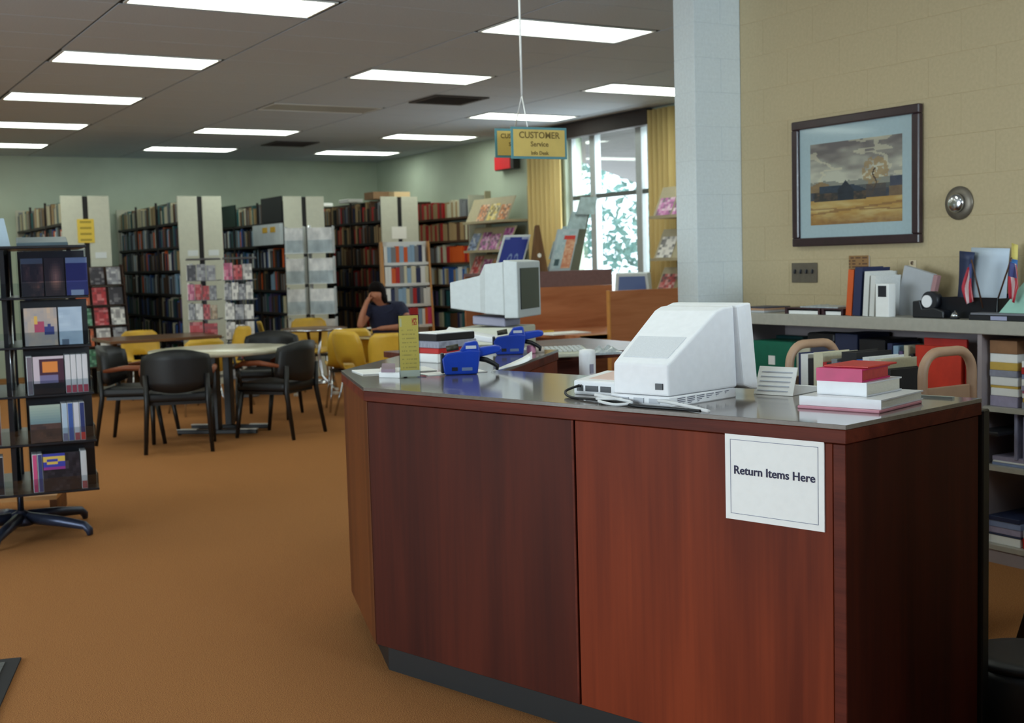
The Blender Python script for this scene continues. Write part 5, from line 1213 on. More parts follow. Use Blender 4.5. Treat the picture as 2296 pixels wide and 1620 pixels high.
fingers(12, (-0.075, -0.262, 0.775), (-1, -0.1, 0.0), (0, 1, 0), (0.06, 0.07, 0.068, 0.05), (0, 0, -0.1))
fingers(18, (-0.155, -0.15, 1.105), (0.35, 0.05, 0.9), (0.2, 0.9, -0.1), (0.05, 0.06, 0.06, 0.045), (0.6, 0, 0.2))
i = len(bv); bv.extend([(-0.055, -0.235, 0.786, 0.011), (-0.085, -0.225, 0.782, 0.009)]); be.extend([(12, i), (i, i+1)])
i = len(bv); bv.extend([(-0.15, -0.175, 1.085, 0.011), (-0.125, -0.185, 1.10, 0.009)]); be.extend([(18, i), (i, i+1)])
skin('body', bv, be, mt_skin, person)
sv_ = [(0.0, 0.14, 0.48, 0.165, 0.125), (0.0, 0.11, 0.66, 0.145, 0.115), (-0.01, 0.03, 0.88, 0.18, 0.14), (-0.02, -0.01, 0.975, 0.13, 0.10), (0.16, 0.005, 0.975, 0.082), (0.215, -0.065, 0.875, 0.066), (-0.18, -0.015, 0.965, 0.08), (-0.235, -0.10, 0.868, 0.064)]
skin('shirt', sv_, [(0, 1), (1, 2), (2, 3), (2, 4), (4, 5), (2, 6), (6, 7)], mt_shirt, person)
skin('trousers', [(0.0, 0.14, 0.46, 0.165, 0.12), (0.10, 0.08, 0.455, 0.10), (0.13, -0.30, 0.465, 0.082), (0.13, -0.345, 0.12, 0.062), (-0.10, 0.08, 0.455, 0.10), (-0.13, -0.30, 0.465, 0.082), (-0.13, -0.345, 0.12, 0.062)], [(0, 1), (1, 2), (2, 3), (0, 4), (4, 5), (5, 6)], M('dark_trousers', (34, 34, 42), 0.8), person)
skin('hair', [(-0.085, -0.045, 1.06, 0.06, 0.07), (-0.088, -0.075, 1.13, 0.10, 0.085), (-0.09, -0.10, 1.19, 0.10, 0.10), (-0.09, -0.15, 1.205, 0.075), (-0.088, -0.19, 1.175, 0.05, 0.04), (-0.01, -0.09, 1.10, 0.04, 0.03), (0.0, -0.07, 1.03, 0.035, 0.03)], [(0, 1), (1, 2), (2, 3), (3, 4), (1, 5), (5, 6)], mt_hair, person, 1)
o = copy_tree(yc, label='yellow moulded chair the person sits on', group='yellow moulded chairs'); o.location = PB+Vector((0, 0, 0))+(-bx_)*0.12; o.rotation_euler = (0, 0, math.atan2(ax.y, ax.x)+math.pi)

# ================================================================== BOOK STACKS along the back wall
mt_cream = M('cream_steel', (198, 198, 180), 0.5, 0.03, 20)
mt_slot = M('dark_slot', (20, 18, 18), 0.7)
mt_deck = M('dark_shelf', (38, 32, 32), 0.6, 0.08, 20)
mt_brown_deck = wood('brown_shelf', (62, 44, 34), (90, 66, 50), 'y', 0.5, 8, 0)
RX = (2.92, 4.28, 5.64, 7.0); RW_, RY0, RY1, RZ = 0.55, 15.0, 18.05, 2.33
LEV = (0.10, 0.395, 0.69, 0.985, 1.28, 1.575, 1.87, 2.165)
LEV = (0.25, 0.545, 0.84, 1.135, 1.43, 1.725, 2.02)
ordn = ('leftmost', 'second', 'third', 'rightmost')
RL = ['leftmost tall bookcase range with a yellow notice on its cream end', 'second tall bookcase range from the left with cream end panels', 'third tall bookcase range from the left behind the newspaper rack', 'rightmost tall bookcase range with a white card on its cream end']
for i, x in enumerate(RX):
    t = thing('bookcase', RL[i], 'bookcase', (x, RY0, 0), 0, 'double-sided bookcase ranges')
    hw = RW_/2-0.03
    MB().box(0.0, -0.02, 0.0, hw, 0.0, RZ).build('end_panel', mt_cream, t, 0.004, 1); MB().box(RW_-hw, -0.02, 0.0, RW_, 0.0, RZ).build('end_panel', mt_cream, t, 0.004, 1)
    MB().box(hw+0.0005, -0.012, 0.0, RW_-hw-0.0005, 0.03, RZ-0.005).build('centre_post', mt_slot, t)
    L_ = RY1-RY0
    MB().box(RW_/2-0.01, 0.031, 0.05, RW_/2+0.01, L_, RZ-0.02).build('back_panel', mt_deck, t)
    for s in (0, 1):
        for z in LEV:
            xa, xb = (0.01, RW_/2-0.011) if s == 0 else (RW_/2+0.011, RW_-0.01)
            MB().box(xa, 0.002, z-0.03, xb, L_, z).build('shelf', mt_deck, t)
    MB().box(0.0, L_+0.0005, 0, RW_, L_+0.02, RZ-0.02).build('far_end_panel', mt_cream, t)
    for k in range(1, 3): MB().box(0.005, L_*k/3-0.01, 0.05, 0.03, L_*k/3+0.01, RZ-0.03).build('upright', mt_deck, t)
    for k, xx in enumerate((0.10, 0.36)): MB().box(xx, -0.024, 1.60, xx+0.13, -0.0205, 1.67).build('label_holder', M('card_white', (216, 220, 220), 0.6), t)
# notices on the ends
def endcard(x0, x1, y0, y1, colr, label, lines):
    a = on_y(x0, y0, RY0-0.026); b = on_y(x1, y1, RY0-0.026); t = thing('notice', label, 'notice', (a.x, RY0-0.026, b.z))
    printed('card', 12, 12, (0, 0, 0), (b.x-a.x, 0, 0), (0, 0, a.z-b.z), lambda u, v: mixc(colr, (colr[0]*0.72, colr[1]*0.72, colr[2]*0.6), 1 if (int(v*12) % 3 == 1 and 0.15 < u < 0.85 and lines) else 0), t, 0.002, (0, -1, 0))
endcard(172, 213, 491, 544, (222, 190, 70), 'yellow notice taped to the leftmost bookcase end', True)
endcard(878, 912, 508, 535, (236, 234, 226), 'white card on the rightmost bookcase end', False)
# rows of books: the visible (left) side of each range; spines face -x
DARKB = ['black', 'navy blue', 'brown', 'grey', 'teal', 'navy blue', 'black', 'brown', 'blue', 'cream', 'purple', 'green']
MIDB = ['navy blue', 'navy blue', 'blue', 'grey', 'brown', 'black', 'light blue', 'black', 'tan', 'teal', 'grey', 'brown', 'orange', 'white']
rb = random.Random(21)
shelfn = ('bottom', 'second', 'third', 'fourth', 'fifth', 'sixth', 'top')
for i, x in enumerate(RX):
    for li, z in enumerate(LEV):
        far = RY1-0.03; near = RY0+0.04
        cols = DARKB if li in (0, 1, 2) or i == 3 else MIDB
        if li == 6: cols = ['cream', 'grey', 'tan', 'cream', 'teal', 'brown']
        if i == 3: cols = ['brown', 'brown', 'navy blue', 'black', 'tan', 'grey', 'brown', 'black', 'tan', 'red']
        # local x runs along -y with the spine facing -x; start at the near end is reached last, so build from far to near
        realz = (i in (1,) and li >= 3) or (i == 3 and li >= 4) or (i == 0 and li >= 5) or (i == 2 and li >= 5)
        where = 'on the %s shelf of the %s bookcase range' % (shelfn[li], ordn[i])
        split_y = near+(0.85 if i != 1 else 1.0)
        if realz:
            row((x+0.02, split_y, z+0.0006), rzb, split_y-near, 0.2, (0.19, 0.255) if li < 6 else (0.15, 0.27), cols, where, rb, True, (0.034, 0.066))
            row((x+0.02, far, z+0.0006), rzb, far-split_y-0.002, 0.2, (0.19, 0.255), cols, where, rb, False, (0.03, 0.06))
        else: row((x+0.02, far, z+0.0006), rzb, far-near, 0.2, (0.19, 0.255), cols, where, rb, False, (0.03, 0.06))
# far sides (+x) seen down the aisles
for i, x in enumerate(RX):
    for li, z in enumerate(LEV):
        row((x+RW_-0.02, RY0+0.04, z+0.0006), math.pi/2, RY1-RY0-0.08, 0.2, (0.19, 0.255), DARKB, '', rb, False, (0.035, 0.07))
# boxes standing on top of the ranges
def topbox(x, y, w, d, h_, mat, label, name='storage_box', cat='box', z=RZ-0.018):
    t = thing(name, label, cat, (x, y, z)); MB().box(0, 0, 0, w, d, h_).build('body', mat, t, 0.004, 1)
mt_kraft = M('kraft', (150, 116, 84), 0.8, 0.08, 14)
for k, (y, c, h_) in enumerate(((15.15, (176, 172, 150), 0.20), (15.50, (150, 146, 130), 0.22), (15.95, (120, 112, 100), 0.18))):
    pass
# big flat items in the top row of the third range: green and black boards
t = thing('green_board', 'dark green display board standing on the third bookcase range', 'board', (RX[2]-0.005, RY0+1.9, 2.0206)); MB().box(0, 0, 0, 0.02, 0.75, 0.30).build('board', M('dark_green_card', (20, 44, 38), 0.7), t)
t = thing('black_board', 'black display board at the near end of the third bookcase range', 'board', (RX[2]-0.005, RY0+0.06, 2.0206)); MB().box(0, 0, 0, 0.02, 0.75, 0.32).build('board', M('black_card', (18, 22, 24), 0.7), t)
t = thing('white_banner', 'white open box with yellow marks on the third bookcase range', 'box', (RX[2]-0.03, RY0+0.06, 1.7256)); MB().box(0, 0, 0, 0.04, 1.05, 0.27).build('box_face', M('white_card2', (206, 214, 218), 0.6, 0.05, 8), t)
for k in range(2): MB().box(-0.004, 0.18+k*0.30, 0.16, -0.0005, 0.36+k*0.30, 0.23).build('yellow_mark', M('amber', (224, 176, 54), 0.6), t)
# stray items on top of the rightmost range
topbox(RX[3]+0.02, RY0+0.25, 0.3, 0.3, 0.10, mt_kraft, 'brown box on top of the rightmost bookcase range')
topbox(RX[3]+0.22, RY0+0.02, 0.24, 0.18, 0.085, M('peach_box', (226, 196, 150), 0.7), 'peach-coloured box on the near end of the rightmost bookcase range')
topbox(RX[3]+0.03, RY0+1.1, 0.22, 0.35, 0.05, mt_paper, 'white flat carton lying on top of the rightmost range', 'carton')
topbox(RX[3]+0.03, RY0+2.2, 0.22, 0.3, 0.05, mt_paper, 'white flat carton near the far end of the rightmost range', 'carton')

# ================================================================== WALL SHELVES along the window wall
WX = 8.10
wy0, wy1 = 14.56, 18.0
t = thing('wall_bookcase', 'long brown wall bookcase along the window wall in the far corner', 'bookcase', (WX, wy0, 0))
WLV = (0.25, 0.52, 0.82, 1.125, 1.43, 1.735, 2.05)
for z in WLV: MB().box(0, 0.013, z-0.028, XW-WX-0.014, wy1-wy0-0.013, z).build('shelf', mt_brown_deck, t)
for y in (0.0, (wy1-wy0)/2-0.006, wy1-wy0-0.012): MB().box(0.001 if 0 < y < 3 else 0, y, 0, XW-WX-0.014, y+0.012, 2.33).build('side_panel' if y != (wy1-wy0)/2-0.006 else 'divider', mt_brown_deck if y else mt_cream, t)
MB().box(XW-WX-0.0135, 0, 0, XW-WX-0.002, wy1-wy0, 2.33).build('back_panel', mt_sage, t)
rw_ = random.Random(5)
def wrow(z, y_hi, y_lo, cols, hts, where, real, thr): row((WX+0.015, y_hi, z+0.0006), rzb, y_hi-y_lo, 0.2, hts, cols, where, rw_, real, thr, 0.05)
RED = ['red', 'red', 'red', 'orange']
midw = (wy0+wy1)/2
lo, hi = wy0+0.02, midw-0.01
W_ = 'of the far wall bookcase'
wrow(2.05, hi, lo+0.75, ['red', 'brown', 'tan', 'red', 'tan'], (0.2, 0.24), 'on the top shelf '+W_, True, (0.04, 0.06))
wrow(2.05, lo+0.7, lo+0.1, ['tan', 'cream', 'grey'], (0.18, 0.24), 'on the top shelf '+W_, True, (0.05, 0.07))
wrow(1.735, hi, lo+0.78, ['red', 'tan', 'red', 'brown', 'tan'], (0.22, 0.25), 'on the second-highest shelf '+W_, True, (0.045, 0.06))
wrow(1.735, lo+0.77, lo, ['tan', 'cream', 'tan', 'brown'], (0.22, 0.25), 'on the second-highest shelf '+W_, True, (0.045, 0.06))
wrow(1.43, hi, lo+0.70, ['red', 'brown', 'cream', 'white', 'grey'], (0.2, 0.25), 'on the middle shelf '+W_, True, (0.04, 0.07))
wrow(1.43, lo+0.69, lo+0.02, ['orange', 'orange', 'orange', 'red'], (0.21, 0.23), 'on the middle shelf '+W_, True, (0.045, 0.06))
wrow(1.125, hi, lo, ['tan', 'light blue', 'cream', 'blue', 'teal', 'brown', 'white'], (0.2, 0.25), 'on the lower shelf '+W_, True, (0.045, 0.07))
wrow(0.82, hi, lo, DARKB+['cream'], (0.2, 0.25), 'on the dark low shelf '+W_, True, (0.05, 0.08))
for z in (0.25, 0.52): wrow(z, hi, lo, DARKB, (0.18, 0.22), '', False, (0.05, 0.08))
for z in WLV: wrow(z, wy1-0.02, midw+0.01, ['brown', 'red', 'tan', 'black', 'navy blue'], (0.18, 0.23), '', False, (0.05, 0.08))
so = STUFF.build('book_rows', [CM[k] for k in STUFF_M]); tag(so, 'distant rows of mixed books filling the bookcase shelves', 'books', kind='stuff')

# magazine display shelves next to it (sloped fronts)
mt_putty = M('putty_steel', (176, 164, 134), 0.6, 0.05, 20)
def mag_shelf(x0, y0, y1, zs, label, where, seed, nx=4):
    t = thing('magazine_shelf', label, 'magazine shelf', (x0, y0, 0)); L_ = y1-y0; d = XW-x0-0.002
    for y in (0, L_-0.02): MB().box(d-0.09, y, 0, d, y+0.02, zs[-1]+0.42).build('side_panel', mt_putty, t)
    rn = random.Random(seed)
    for zi, z in enumerate(zs):
        MB().box(-0.02, 0.0205, z-0.03, d, L_-0.0205, z).build('shelf', mt_putty, t)
        MB().hexa([(0.03, 0.0205, z+0.0005), (0.04, 0.0205, z+0.0005), (0.04, L_-0.0205, z+0.0005), (0.03, L_-0.0205, z+0.0005)], [(0.17, 0.0205, z+0.30), (0.18, 0.0205, z+0.30), (0.18, L_-0.0205, z+0.30), (0.17, L_-0.0205, z+0.30)]).build('sloped_back', mt_putty, t)
        w_ = (L_-0.06)/nx
        for k in range(nx):
            if rn.random() < 0.15: continue
            base = rn.choice([(226, 220, 214), (196, 60, 60), (210, 120, 50), (70, 90, 140), (186, 80, 160), (60, 60, 70), (220, 190, 90)]); sd = rn.random()*50
            m_ = thing('magazine', '%s-covered magazine, %s from the right, %s shelf %s' % (cname(base), ('first', 'second', 'third', 'fourth')[k], ('lowest', 'second', 'third', 'fourth', 'highest')[zi], where.replace('on the magazine shelves ', '')), 'magazine', (x0, y0, z), 0, 'magazines %s' % where)
            ya = 0.03+k*w_+rn.uniform(0, 0.03); hh = rn.uniform(0.6, 0.95)
            printed('cover', 6, 8, (0.024, ya+w_*0.85, 0.004), (0, -w_*0.85, 0), (0.14*hh, 0, 0.30*hh), lambda a, b, base=base, sd=sd: mixc(base, (230, 226, 220) if hsh(int(a*6), int(b*8), sd) > 0.5 else (60, 56, 60), 0.75*hsh(int(a*6), int(b*8), sd+3)), m_, 0.003, (-1, 0, 0.45), 0.4)
def cname(c):
    return {(226, 220, 214): 'white', (196, 60, 60): 'red', (210, 120, 50): 'orange', (70, 90, 140): 'blue', (186, 80, 160): 'magenta', (60, 60, 70): 'dark', (220, 190, 90): 'yellow'}[c]
mag_shelf(8.0, 13.42, 14.54, (0.5, 0.85, 1.22, 1.58, 1.96), 'putty-coloured magazine shelves right of the wall bookcase', 'on the magazine shelves beside the wall bookcase', 3)
mag_shelf(7.95, 9.45, 10.38, (0.3, 0.62, 1.02, 1.42, 1.86), 'putty-coloured magazine shelves right of the window behind the pale pier', 'on the magazine shelves beside the pale pier', 8, 3)
# ================================================================== RACKS IN FRONT OF THE STACKS
def cover_fn(base, sd):
    return lambda a, b: mixc(base, (232, 228, 222) if hsh(int(a*5), int(b*7), sd) > 0.55 else (50, 46, 52), 0.45*hsh(int(a*5)+7, int(b*7), sd+3))
BASES = {'white': (226, 222, 216), 'red': (186, 44, 50), 'orange': (214, 100, 46), 'blue': (60, 80, 140), 'pink': (206, 90, 130), 'dark': (52, 48, 56), 'tan': (176, 146, 110), 'grey': (150, 150, 156), 'green': (60, 130, 90)}
mt_wire = M('wire_grey', (96, 94, 96), 0.4, metal=0.4)
def pocket_spinner(px, py_, dep, zt_, w, label, where, seed, tiers=6):
    p = at(px, py_, dep); t = thing('paperback_spinner', label, 'book rack', (p.x, p.y, 0), -0.45, 'paperback spinner racks')
    rn = random.Random(seed); z0 = 0.22; dz = (zt_-z0)/tiers
    MB().cyl((0, 0, 0.03), (0, 0, zt_+0.03), 0.02, n=10).build('pole', mt_wire, t)
    MB().lathe([(0.16, 0.0), (0.16, 0.02), (0.05, 0.05)], 20).build('base', mt_wire, t)
    MB().lathe([(0.03, zt_+0.005), (w*0.58, zt_+0.008), (w*0.55, zt_+0.03)], 20).build('top_disc', mt_wire, t)
    R_ = w*0.5
    for k in range(tiers):
        z = z0+k*dz
        MB().box(-R_, -R_, z-0.008, R_, R_, z).build('tray', mt_wire, t)
        for f in range(4):
            a = f*math.pi/2; c, s = math.cos(a), math.sin(a)
            if f in (1, 2) : continue           # pockets turned away from the view stay empty
            nb = rn.choice((2, 3, 4)); ww = (2*R_-0.02)/nb
            for q in range(nb):
                cn = rn.choice(('white', 'white', 'white', 'white', 'red', 'pink', 'dark', 'tan', 'grey', 'grey')); hh = dz*rn.uniform(0.72, 0.88)
                bo_ = thing('paperback', '%s paperback on the %s tier %s' % (cn, ('bottom', 'second', 'third', 'fourth', 'fifth', 'top')[k], where), 'paperback', (p.x, p.y, z+0.0005), -0.45+a, '%s paperbacks on the %s tier %s' % (cn, ('bottom', 'second', 'third', 'fourth', 'fifth', 'top')[k], where))
                x0 = -R_+0.012+q*ww
                printed('cover', 4, 5, (x0, -R_+0.002, 0.0), (ww*0.92, 0, 0), (0, 0.006, hh), cover_fn(BASES[cn], rn.random()*40), bo_, 0.02, (0, -1, 0), 0.4)
    return t
pocket_spinner(459, 660, 13.9, 1.53, 0.34, 'left one of two paperback spinner racks before the second bookcase range', 'in the left paperback spinner', 3)
pocket_spinner(540, 660, 13.7, 1.53, 0.33, 'right one of two paperback spinner racks before the second bookcase range', 'in the right paperback spinner', 9)
# newspaper tower: two columns of clear pockets
p = at(697, 600, 15.0)
t = thing('newspaper_rack', 'tall silvery rack of clear pockets holding newspapers', 'newspaper rack', (p.x, p.y, 0), -0.5)
mt_news = M('newsprint', (238, 240, 242), 0.7, 0.18, 14, (1, 1, 0.6))
mt_clearp = M('clear_pocket', (232, 238, 240), 0.15, 0.05, 10, spec=0.8)
MB().lathe([(0.24, 0), (0.24, 0.025), (0.04, 0.05)], 20).build('base', mt_chrome, t)
MB().cyl((0, 0, 0.05), (0, 0, 1.93), 0.02, n=10).build('pole', mt_chrome, t)
for k in range(4):
    z = 0.48+k*0.37
    for (x0, x1) in ((-0.29, -0.06), (-0.015, 0.29)):
        MB().box(x0, -0.14, z, x1, 0.14, z+0.012).build('pocket_floor', mt_clearp, t)
        MB().extr([(-0.13, z+0.013), (-0.10, z+0.013), (-0.085, z+0.31), (-0.115, z+0.31)], 'x', x0+0.01, x1-0.01).build('newspaper', mt_news, t)
        MB().box(x0, -0.145, z+0.013, x1, -0.1405, z+0.16).build('clear_front', mt_acr, t)
        MB().box(x0, -0.1, z+0.013, x0+0.006, 0.13, z+0.33).build('pocket_side', mt_clearp, t)
        MB().box(x1-0.006, -0.1, z+0.013, x1, 0.13, z+0.33).build('pocket_side', mt_clearp, t)
# magazine rack at the left
p = at(230, 660, 14.1)
t = thing('magazine_stand', 'low wooden stand of face-out magazines before the leftmost bookcase range', 'magazine rack', (p.x-0.30, p.y, 0), 0.0)
mt_dkw = wood('dark_stand_wood', (48, 34, 28), (70, 50, 40), 'z', 0.5, 8, 0)
for k in range(5):
    z = 0.35+k*0.235
    MB().box(0, 0.06*k, z-0.015, 0.62, 0.06*k+0.10, z).build('ledge', mt_dkw, t)
    MB().hexa([(0, 0.06*k+0.1005, z-0.015), (0.62, 0.06*k+0.1005, z-0.015), (0.62, 0.06*k+0.11, z-0.015), (0, 0.06*k+0.11, z-0.015)], [(0, 0.06*k+0.1305, z+0.21), (0.62, 0.06*k+0.1305, z+0.21), (0.62, 0.06*k+0.14, z+0.21), (0, 0.06*k+0.14, z+0.21)]).build('sloped_back', mt_dkw, t)
for x in (0, 0.60): MB().extr([(0.0, 0.0), (0.42, 0.0), (0.42, 1.52), (0.30, 1.52), (0.06, 0.36)], 'x', x, x+0.02).build('side_panel', mt_dkw, t)
rn = random.Random(2)
for k, (row_, name_) in enumerate(((('green', 'grey', 'tan'), 'bottom'), (('orange', 'white', 'grey'), 'second'), (('green', 'red', 'white'), 'third'), (('orange', 'red', 'dark'), 'fourth'), (('white', 'dark', 'grey'), 'top'))):
    for q, cn in enumerate(row_):
        z = 0.35+k*0.235; m_ = thing('magazine', '%s magazine, %s on the %s ledge of the wooden stand' % (cn, ('left', 'middle', 'right')[q], name_), 'magazine', (p.x-0.30+0.05+q*0.19, p.y+0.06*k+0.055, z+0.0005), 0, 'magazines on the wooden stand')
        printed('cover', 6, 8, (0, 0, 0), (0.155, 0, 0), (0, 0.035, 0.20), cover_fn(BASES[cn], rn.random()*40), m_, 0.004, (0, -1, 0.2), 0.4)
# white paperback display with wooden sides
p = at(912, 640, 13.6); DZT = 1.68
t = thing('paperback_display', 'white-shelved paperback display with honey wood sides beside the reader', 'book display', (p.x-0.30, p.y-0.1, 0), -0.25)
mt_hw = M('honey_wood', (190, 134, 74), 0.5, 0.1, 9, (1, 1, 0.15)); mt_ws = M('white_shelf', (222, 222, 220), 0.5)
for x in (0.0, 0.53): MB().extr([(0.0, 0.0), (0.32, 0.0), (0.32, DZT), (0.22, DZT)], 'x', x, x+0.02).build('side_panel', mt_hw, t)
levs = [0.30, 0.53, 0.76, 0.99, 1.22, 1.45]
for z in levs:
    o_ = 0.02+0.13*z
    MB().box(0.0205, o_, z-0.03, 0.5295, 0.31, z).build('shelf', mt_ws, t)
MB().box(0.0205, 0.3005, 0.05, 0.5295, 0.315, DZT).build('back_panel', mt_ws, t)
rz0 = -0.25; Rm = Matrix.Rotation(rz0, 3, 'Z')
rd = random.Random(17)
for li, z in enumerate(levs[2:]):
    s = 0.03; o_ = 0.02+0.13*z
    while s < 0.49:
        th = rd.uniform(0.03, 0.055); c = rd.choice(['white', 'white', 'red', 'light blue', 'cream', 'navy blue', 'pink', 'orange', 'white', 'grey'])
        q = Vector((p.x-0.30, p.y-0.1, 0))+Rm @ Vector((s, o_+0.012, z+0.0006)); wh = 'on the %s shelf of the white paperback display' % ('low', 'lower middle', 'upper middle', 'top')[li]
        book(q, rz0, th-0.002, 0.12, rd.uniform(0.165, 0.19), c, '%s paperback %s' % (c, wh), '%s paperbacks %s' % (c, wh), name='paperback', cat='paperback'); s += th

# ================================================================== VIDEO CAROUSEL at the left
cb = on_z(50, 1195, 0); CX, CY = cb.x, cb.y
VA = -0.15                                   # carousel turned so that one pod faces the camera
vc = thing('video_carousel', 'tall dark revolving carousel of video cases on a star base', 'carousel', (CX, CY, 0), VA)
mt_cb = M('carousel_black', (26, 26, 32), 0.35, 0.05, 20)
MB().cyl((0, 0, 0.06), (0, 0, 1.66), 0.018, n=12).build('pole', mt_chrome, vc)
hub = MB().lathe([(0.07, 0.05), (0.085, 0.07), (0.05, 0.115), (0.022, 0.13)], 20).build('hub', M('slate_metal', (58, 64, 84), 0.35, metal=0.5), vc)
for k in range(5):
    a = k*2*math.pi/5+0.62; c, s = math.cos(a), math.sin(a)
    MB().tube([(0.05*c, 0.05*s, 0.09), (0.25*c, 0.25*s, 0.075), (0.40*c, 0.40*s, 0.055), (0.425*c, 0.425*s, 0.03), (0.43*c, 0.43*s, 0.004)], [0.034, 0.03, 0.024, 0.022, 0.016], 10).build('base_leg', MATS['slate_metal'], vc)
TZ = (0.285, 0.548, 0.805, 1.062, 1.322); TH = 0.255; PR = 0.40
for k, z in enumerate(TZ):
    MB().box(-PR, -PR, z-0.012, PR, PR, z).build('tray', mt_cb, vc, 0.003, 1)
MB().box(-PR, -PR, 1.322+TH, PR, PR, 1.322+TH+0.014).build('top_board', mt_cb, vc, 0.003, 1)
for (x, y) in ((-PR+0.01, -PR+0.01), (PR-0.01, -PR+0.01), (-PR+0.01, PR-0.01), (PR-0.01, PR-0.01)):
    pass
# four posts dividing the pods, clear sheet fronts
for (x, y) in ((-0.02, -0.33), (0.33, 0.02), (0.02, 0.33), (-0.33, -0.02)):
    MB().box(x-0.012, y-0.012, 0.275, x+0.012, y+0.012, 1.322+TH-0.0005).build('post', mt_cb, vc)
for k, z in enumerate(TZ):
    MB().box(-PR+0.004, -PR+0.002, z+0.0005, PR-0.004, -PR+0.005, z+0.075).build('clear_lip', mt_acr, vc)
    MB().box(PR-0.005, -PR+0.006, z+0.0005, PR-0.002, PR-0.006, z+0.075).build('clear_lip', mt_acr, vc)
    MB().box(0.058, -PR+0.135, z+0.0005, PR-0.006, -PR+0.142, z+TH-0.014).build('back_board', mt_cb, vc)
    MB().box(0.05, -PR+0.03, z+0.0005, 0.054, -0.33, z+TH-0.02).build('clear_divider', mt_acr, vc)
MB().box(0.06, -PR+0.001, 1.322+0.0005+0.08, PR-0.004, -PR+0.004, 1.322+TH-0.006).build('clear_front', glassy('acrylic_shiny', (240, 246, 255), 0.16, 0.08), vc)
# cases: each tier, the near face (local -y), left and right pods, and the right face (local +x)
RV = Matrix.Rotation(VA, 3, 'Z')
def case(lx, ly, z, ang, w, d, h_, fn, label, group, nx=10, nz=14):
    q = Vector((CX, CY, 0))+RV @ Vector((lx, ly, z+0.0006)); t = thing('video_case', label, 'video case', q, VA+ang, group)
    MB().box(0, 0.0012, 0, w, d, h_).build('case_body', MATS['case_'+('w' if w < 0.05 else 'k')], t, 0.002, 1)
    printed('front_print', nx if w > 0.05 else 2, nz, (0.002, 0, 0.003), (w-0.004, 0, 0), (0, 0, h_-0.006), fn, t, 0.001, (0, -1, 0), 0.35)
M('case_w', (206, 208, 212), 0.4); M('case_k', (34, 34, 42), 0.4)
def c_dark(a, b): return mixc((34, 28, 40), (110, 70, 66), max(0, fbm(a*4, b*4, 3)-0.4)*2.5) if b < 0.85 else (90, 96, 110)
def c_face(a, b): return mixc((190, 130, 110), (50, 34, 40), min(1, math.hypot((a-0.55)/0.4, (b-0.5)/0.45)))
def c_blue(a, b): return (150, 160, 190) if (b > 0.86 or (b < 0.16 and 0.2 < a < 0.8)) else (48, 50, 120)
def c_pict(a, b):
    c = mixc((206, 176, 150), (150, 150, 160), fbm(a*4, b*5, 8))
    if math.hypot(a-0.45, b-0.5) < 0.16: c = (170, 70, 100)
    if math.hypot(a-0.75, b-0.42) < 0.15: c = (50, 60, 120)
    if math.hypot(a-0.35, b-0.7) < 0.10: c = (220, 176, 90)
    return c
def c_pale(a, b): return (96, 110, 130) if (b < 0.14 and 0.12 < a < 0.4) else mixc((188, 204, 220), (160, 178, 200), vnoise(a*3, b*14, 2))
def c_orange(a, b):
    if 0.32 < a < 0.78 and 0.58 < b < 0.86: return (226, 138, 66)
    if b < 0.32: return (28, 24, 32)
    if b < 0.48 and 0.2 < a < 0.85: return (120, 112, 150)
    return (206, 190, 200) if (a < 0.16 or b > 0.92) else (70, 36, 54)
def c_river(a, b): return mixc((50, 90, 120), (170, 184, 170), b) if b > 0.5 else mixc((40, 34, 40), (120, 84, 70), fbm(a*5, b*5, 4))
def c_show(a, b):
    if a < 0.62 and b > 0.62: return (222, 190, 90) if (0.72 < b < 0.9 and hsh(int(a*14), int(b*16)) > 0.45) else (60, 66, 170)
    if b > 0.56 and a < 0.62: return (150, 60, 140)
    return mixc((26, 24, 32), (96, 88, 100), max(0, fbm(a*6, b*6, 6)-0.45)*2)
def spine(c, c2=None): return lambda a, b: (c2 or c) if (b < 0.16 or 0.55 < b < 0.62) else c
FY = -PR+0.012
tierA = [
    (4, [('c', 0.115, c_dark, 'dark video case'), ('c', 0.105, c_face, 'video case with a face on it'), ('c', 0.115, c_blue, 'deep blue video case')]),
    (3, [('c', 0.17, c_pict, 'video case with a bright group picture'), ('c', 0.125, c_pale, 'pale blue-white video case')]),
    (2, [('s', 0.03, spine((120, 110, 120)), 'grey'), ('c', 0.16, c_orange, 'video case with an orange block on its cover')]+[('s', 0.029, spine((214, 210, 214), (176, 70, 90)), 'white and red')]*4),
    (1, [('c', 0.16, c_river, 'video case with a river scene')]+[('s', 0.03, spine((176, 196, 216), (120, 120, 150)), 'pale blue'), ('s', 0.03, spine((60, 90, 160)), 'blue'), ('s', 0.03, spine((206, 206, 216), (170, 80, 90)), 'white'), ('s', 0.028, spine((44, 56, 110), (206, 60, 60)), 'navy')]),
    (0, [('s', 0.026, spine((206, 80, 130), (190, 60, 110)), 'pink'), ('s', 0.026, spine((60, 70, 120)), 'blue'), ('c', 0.19, c_show, 'video case with yellow script on purple'), ('s', 0.032, spine((206, 208, 212), (170, 90, 96)), 'white')])]
tn = ('bottom', 'second', 'third', 'fourth', 'top')
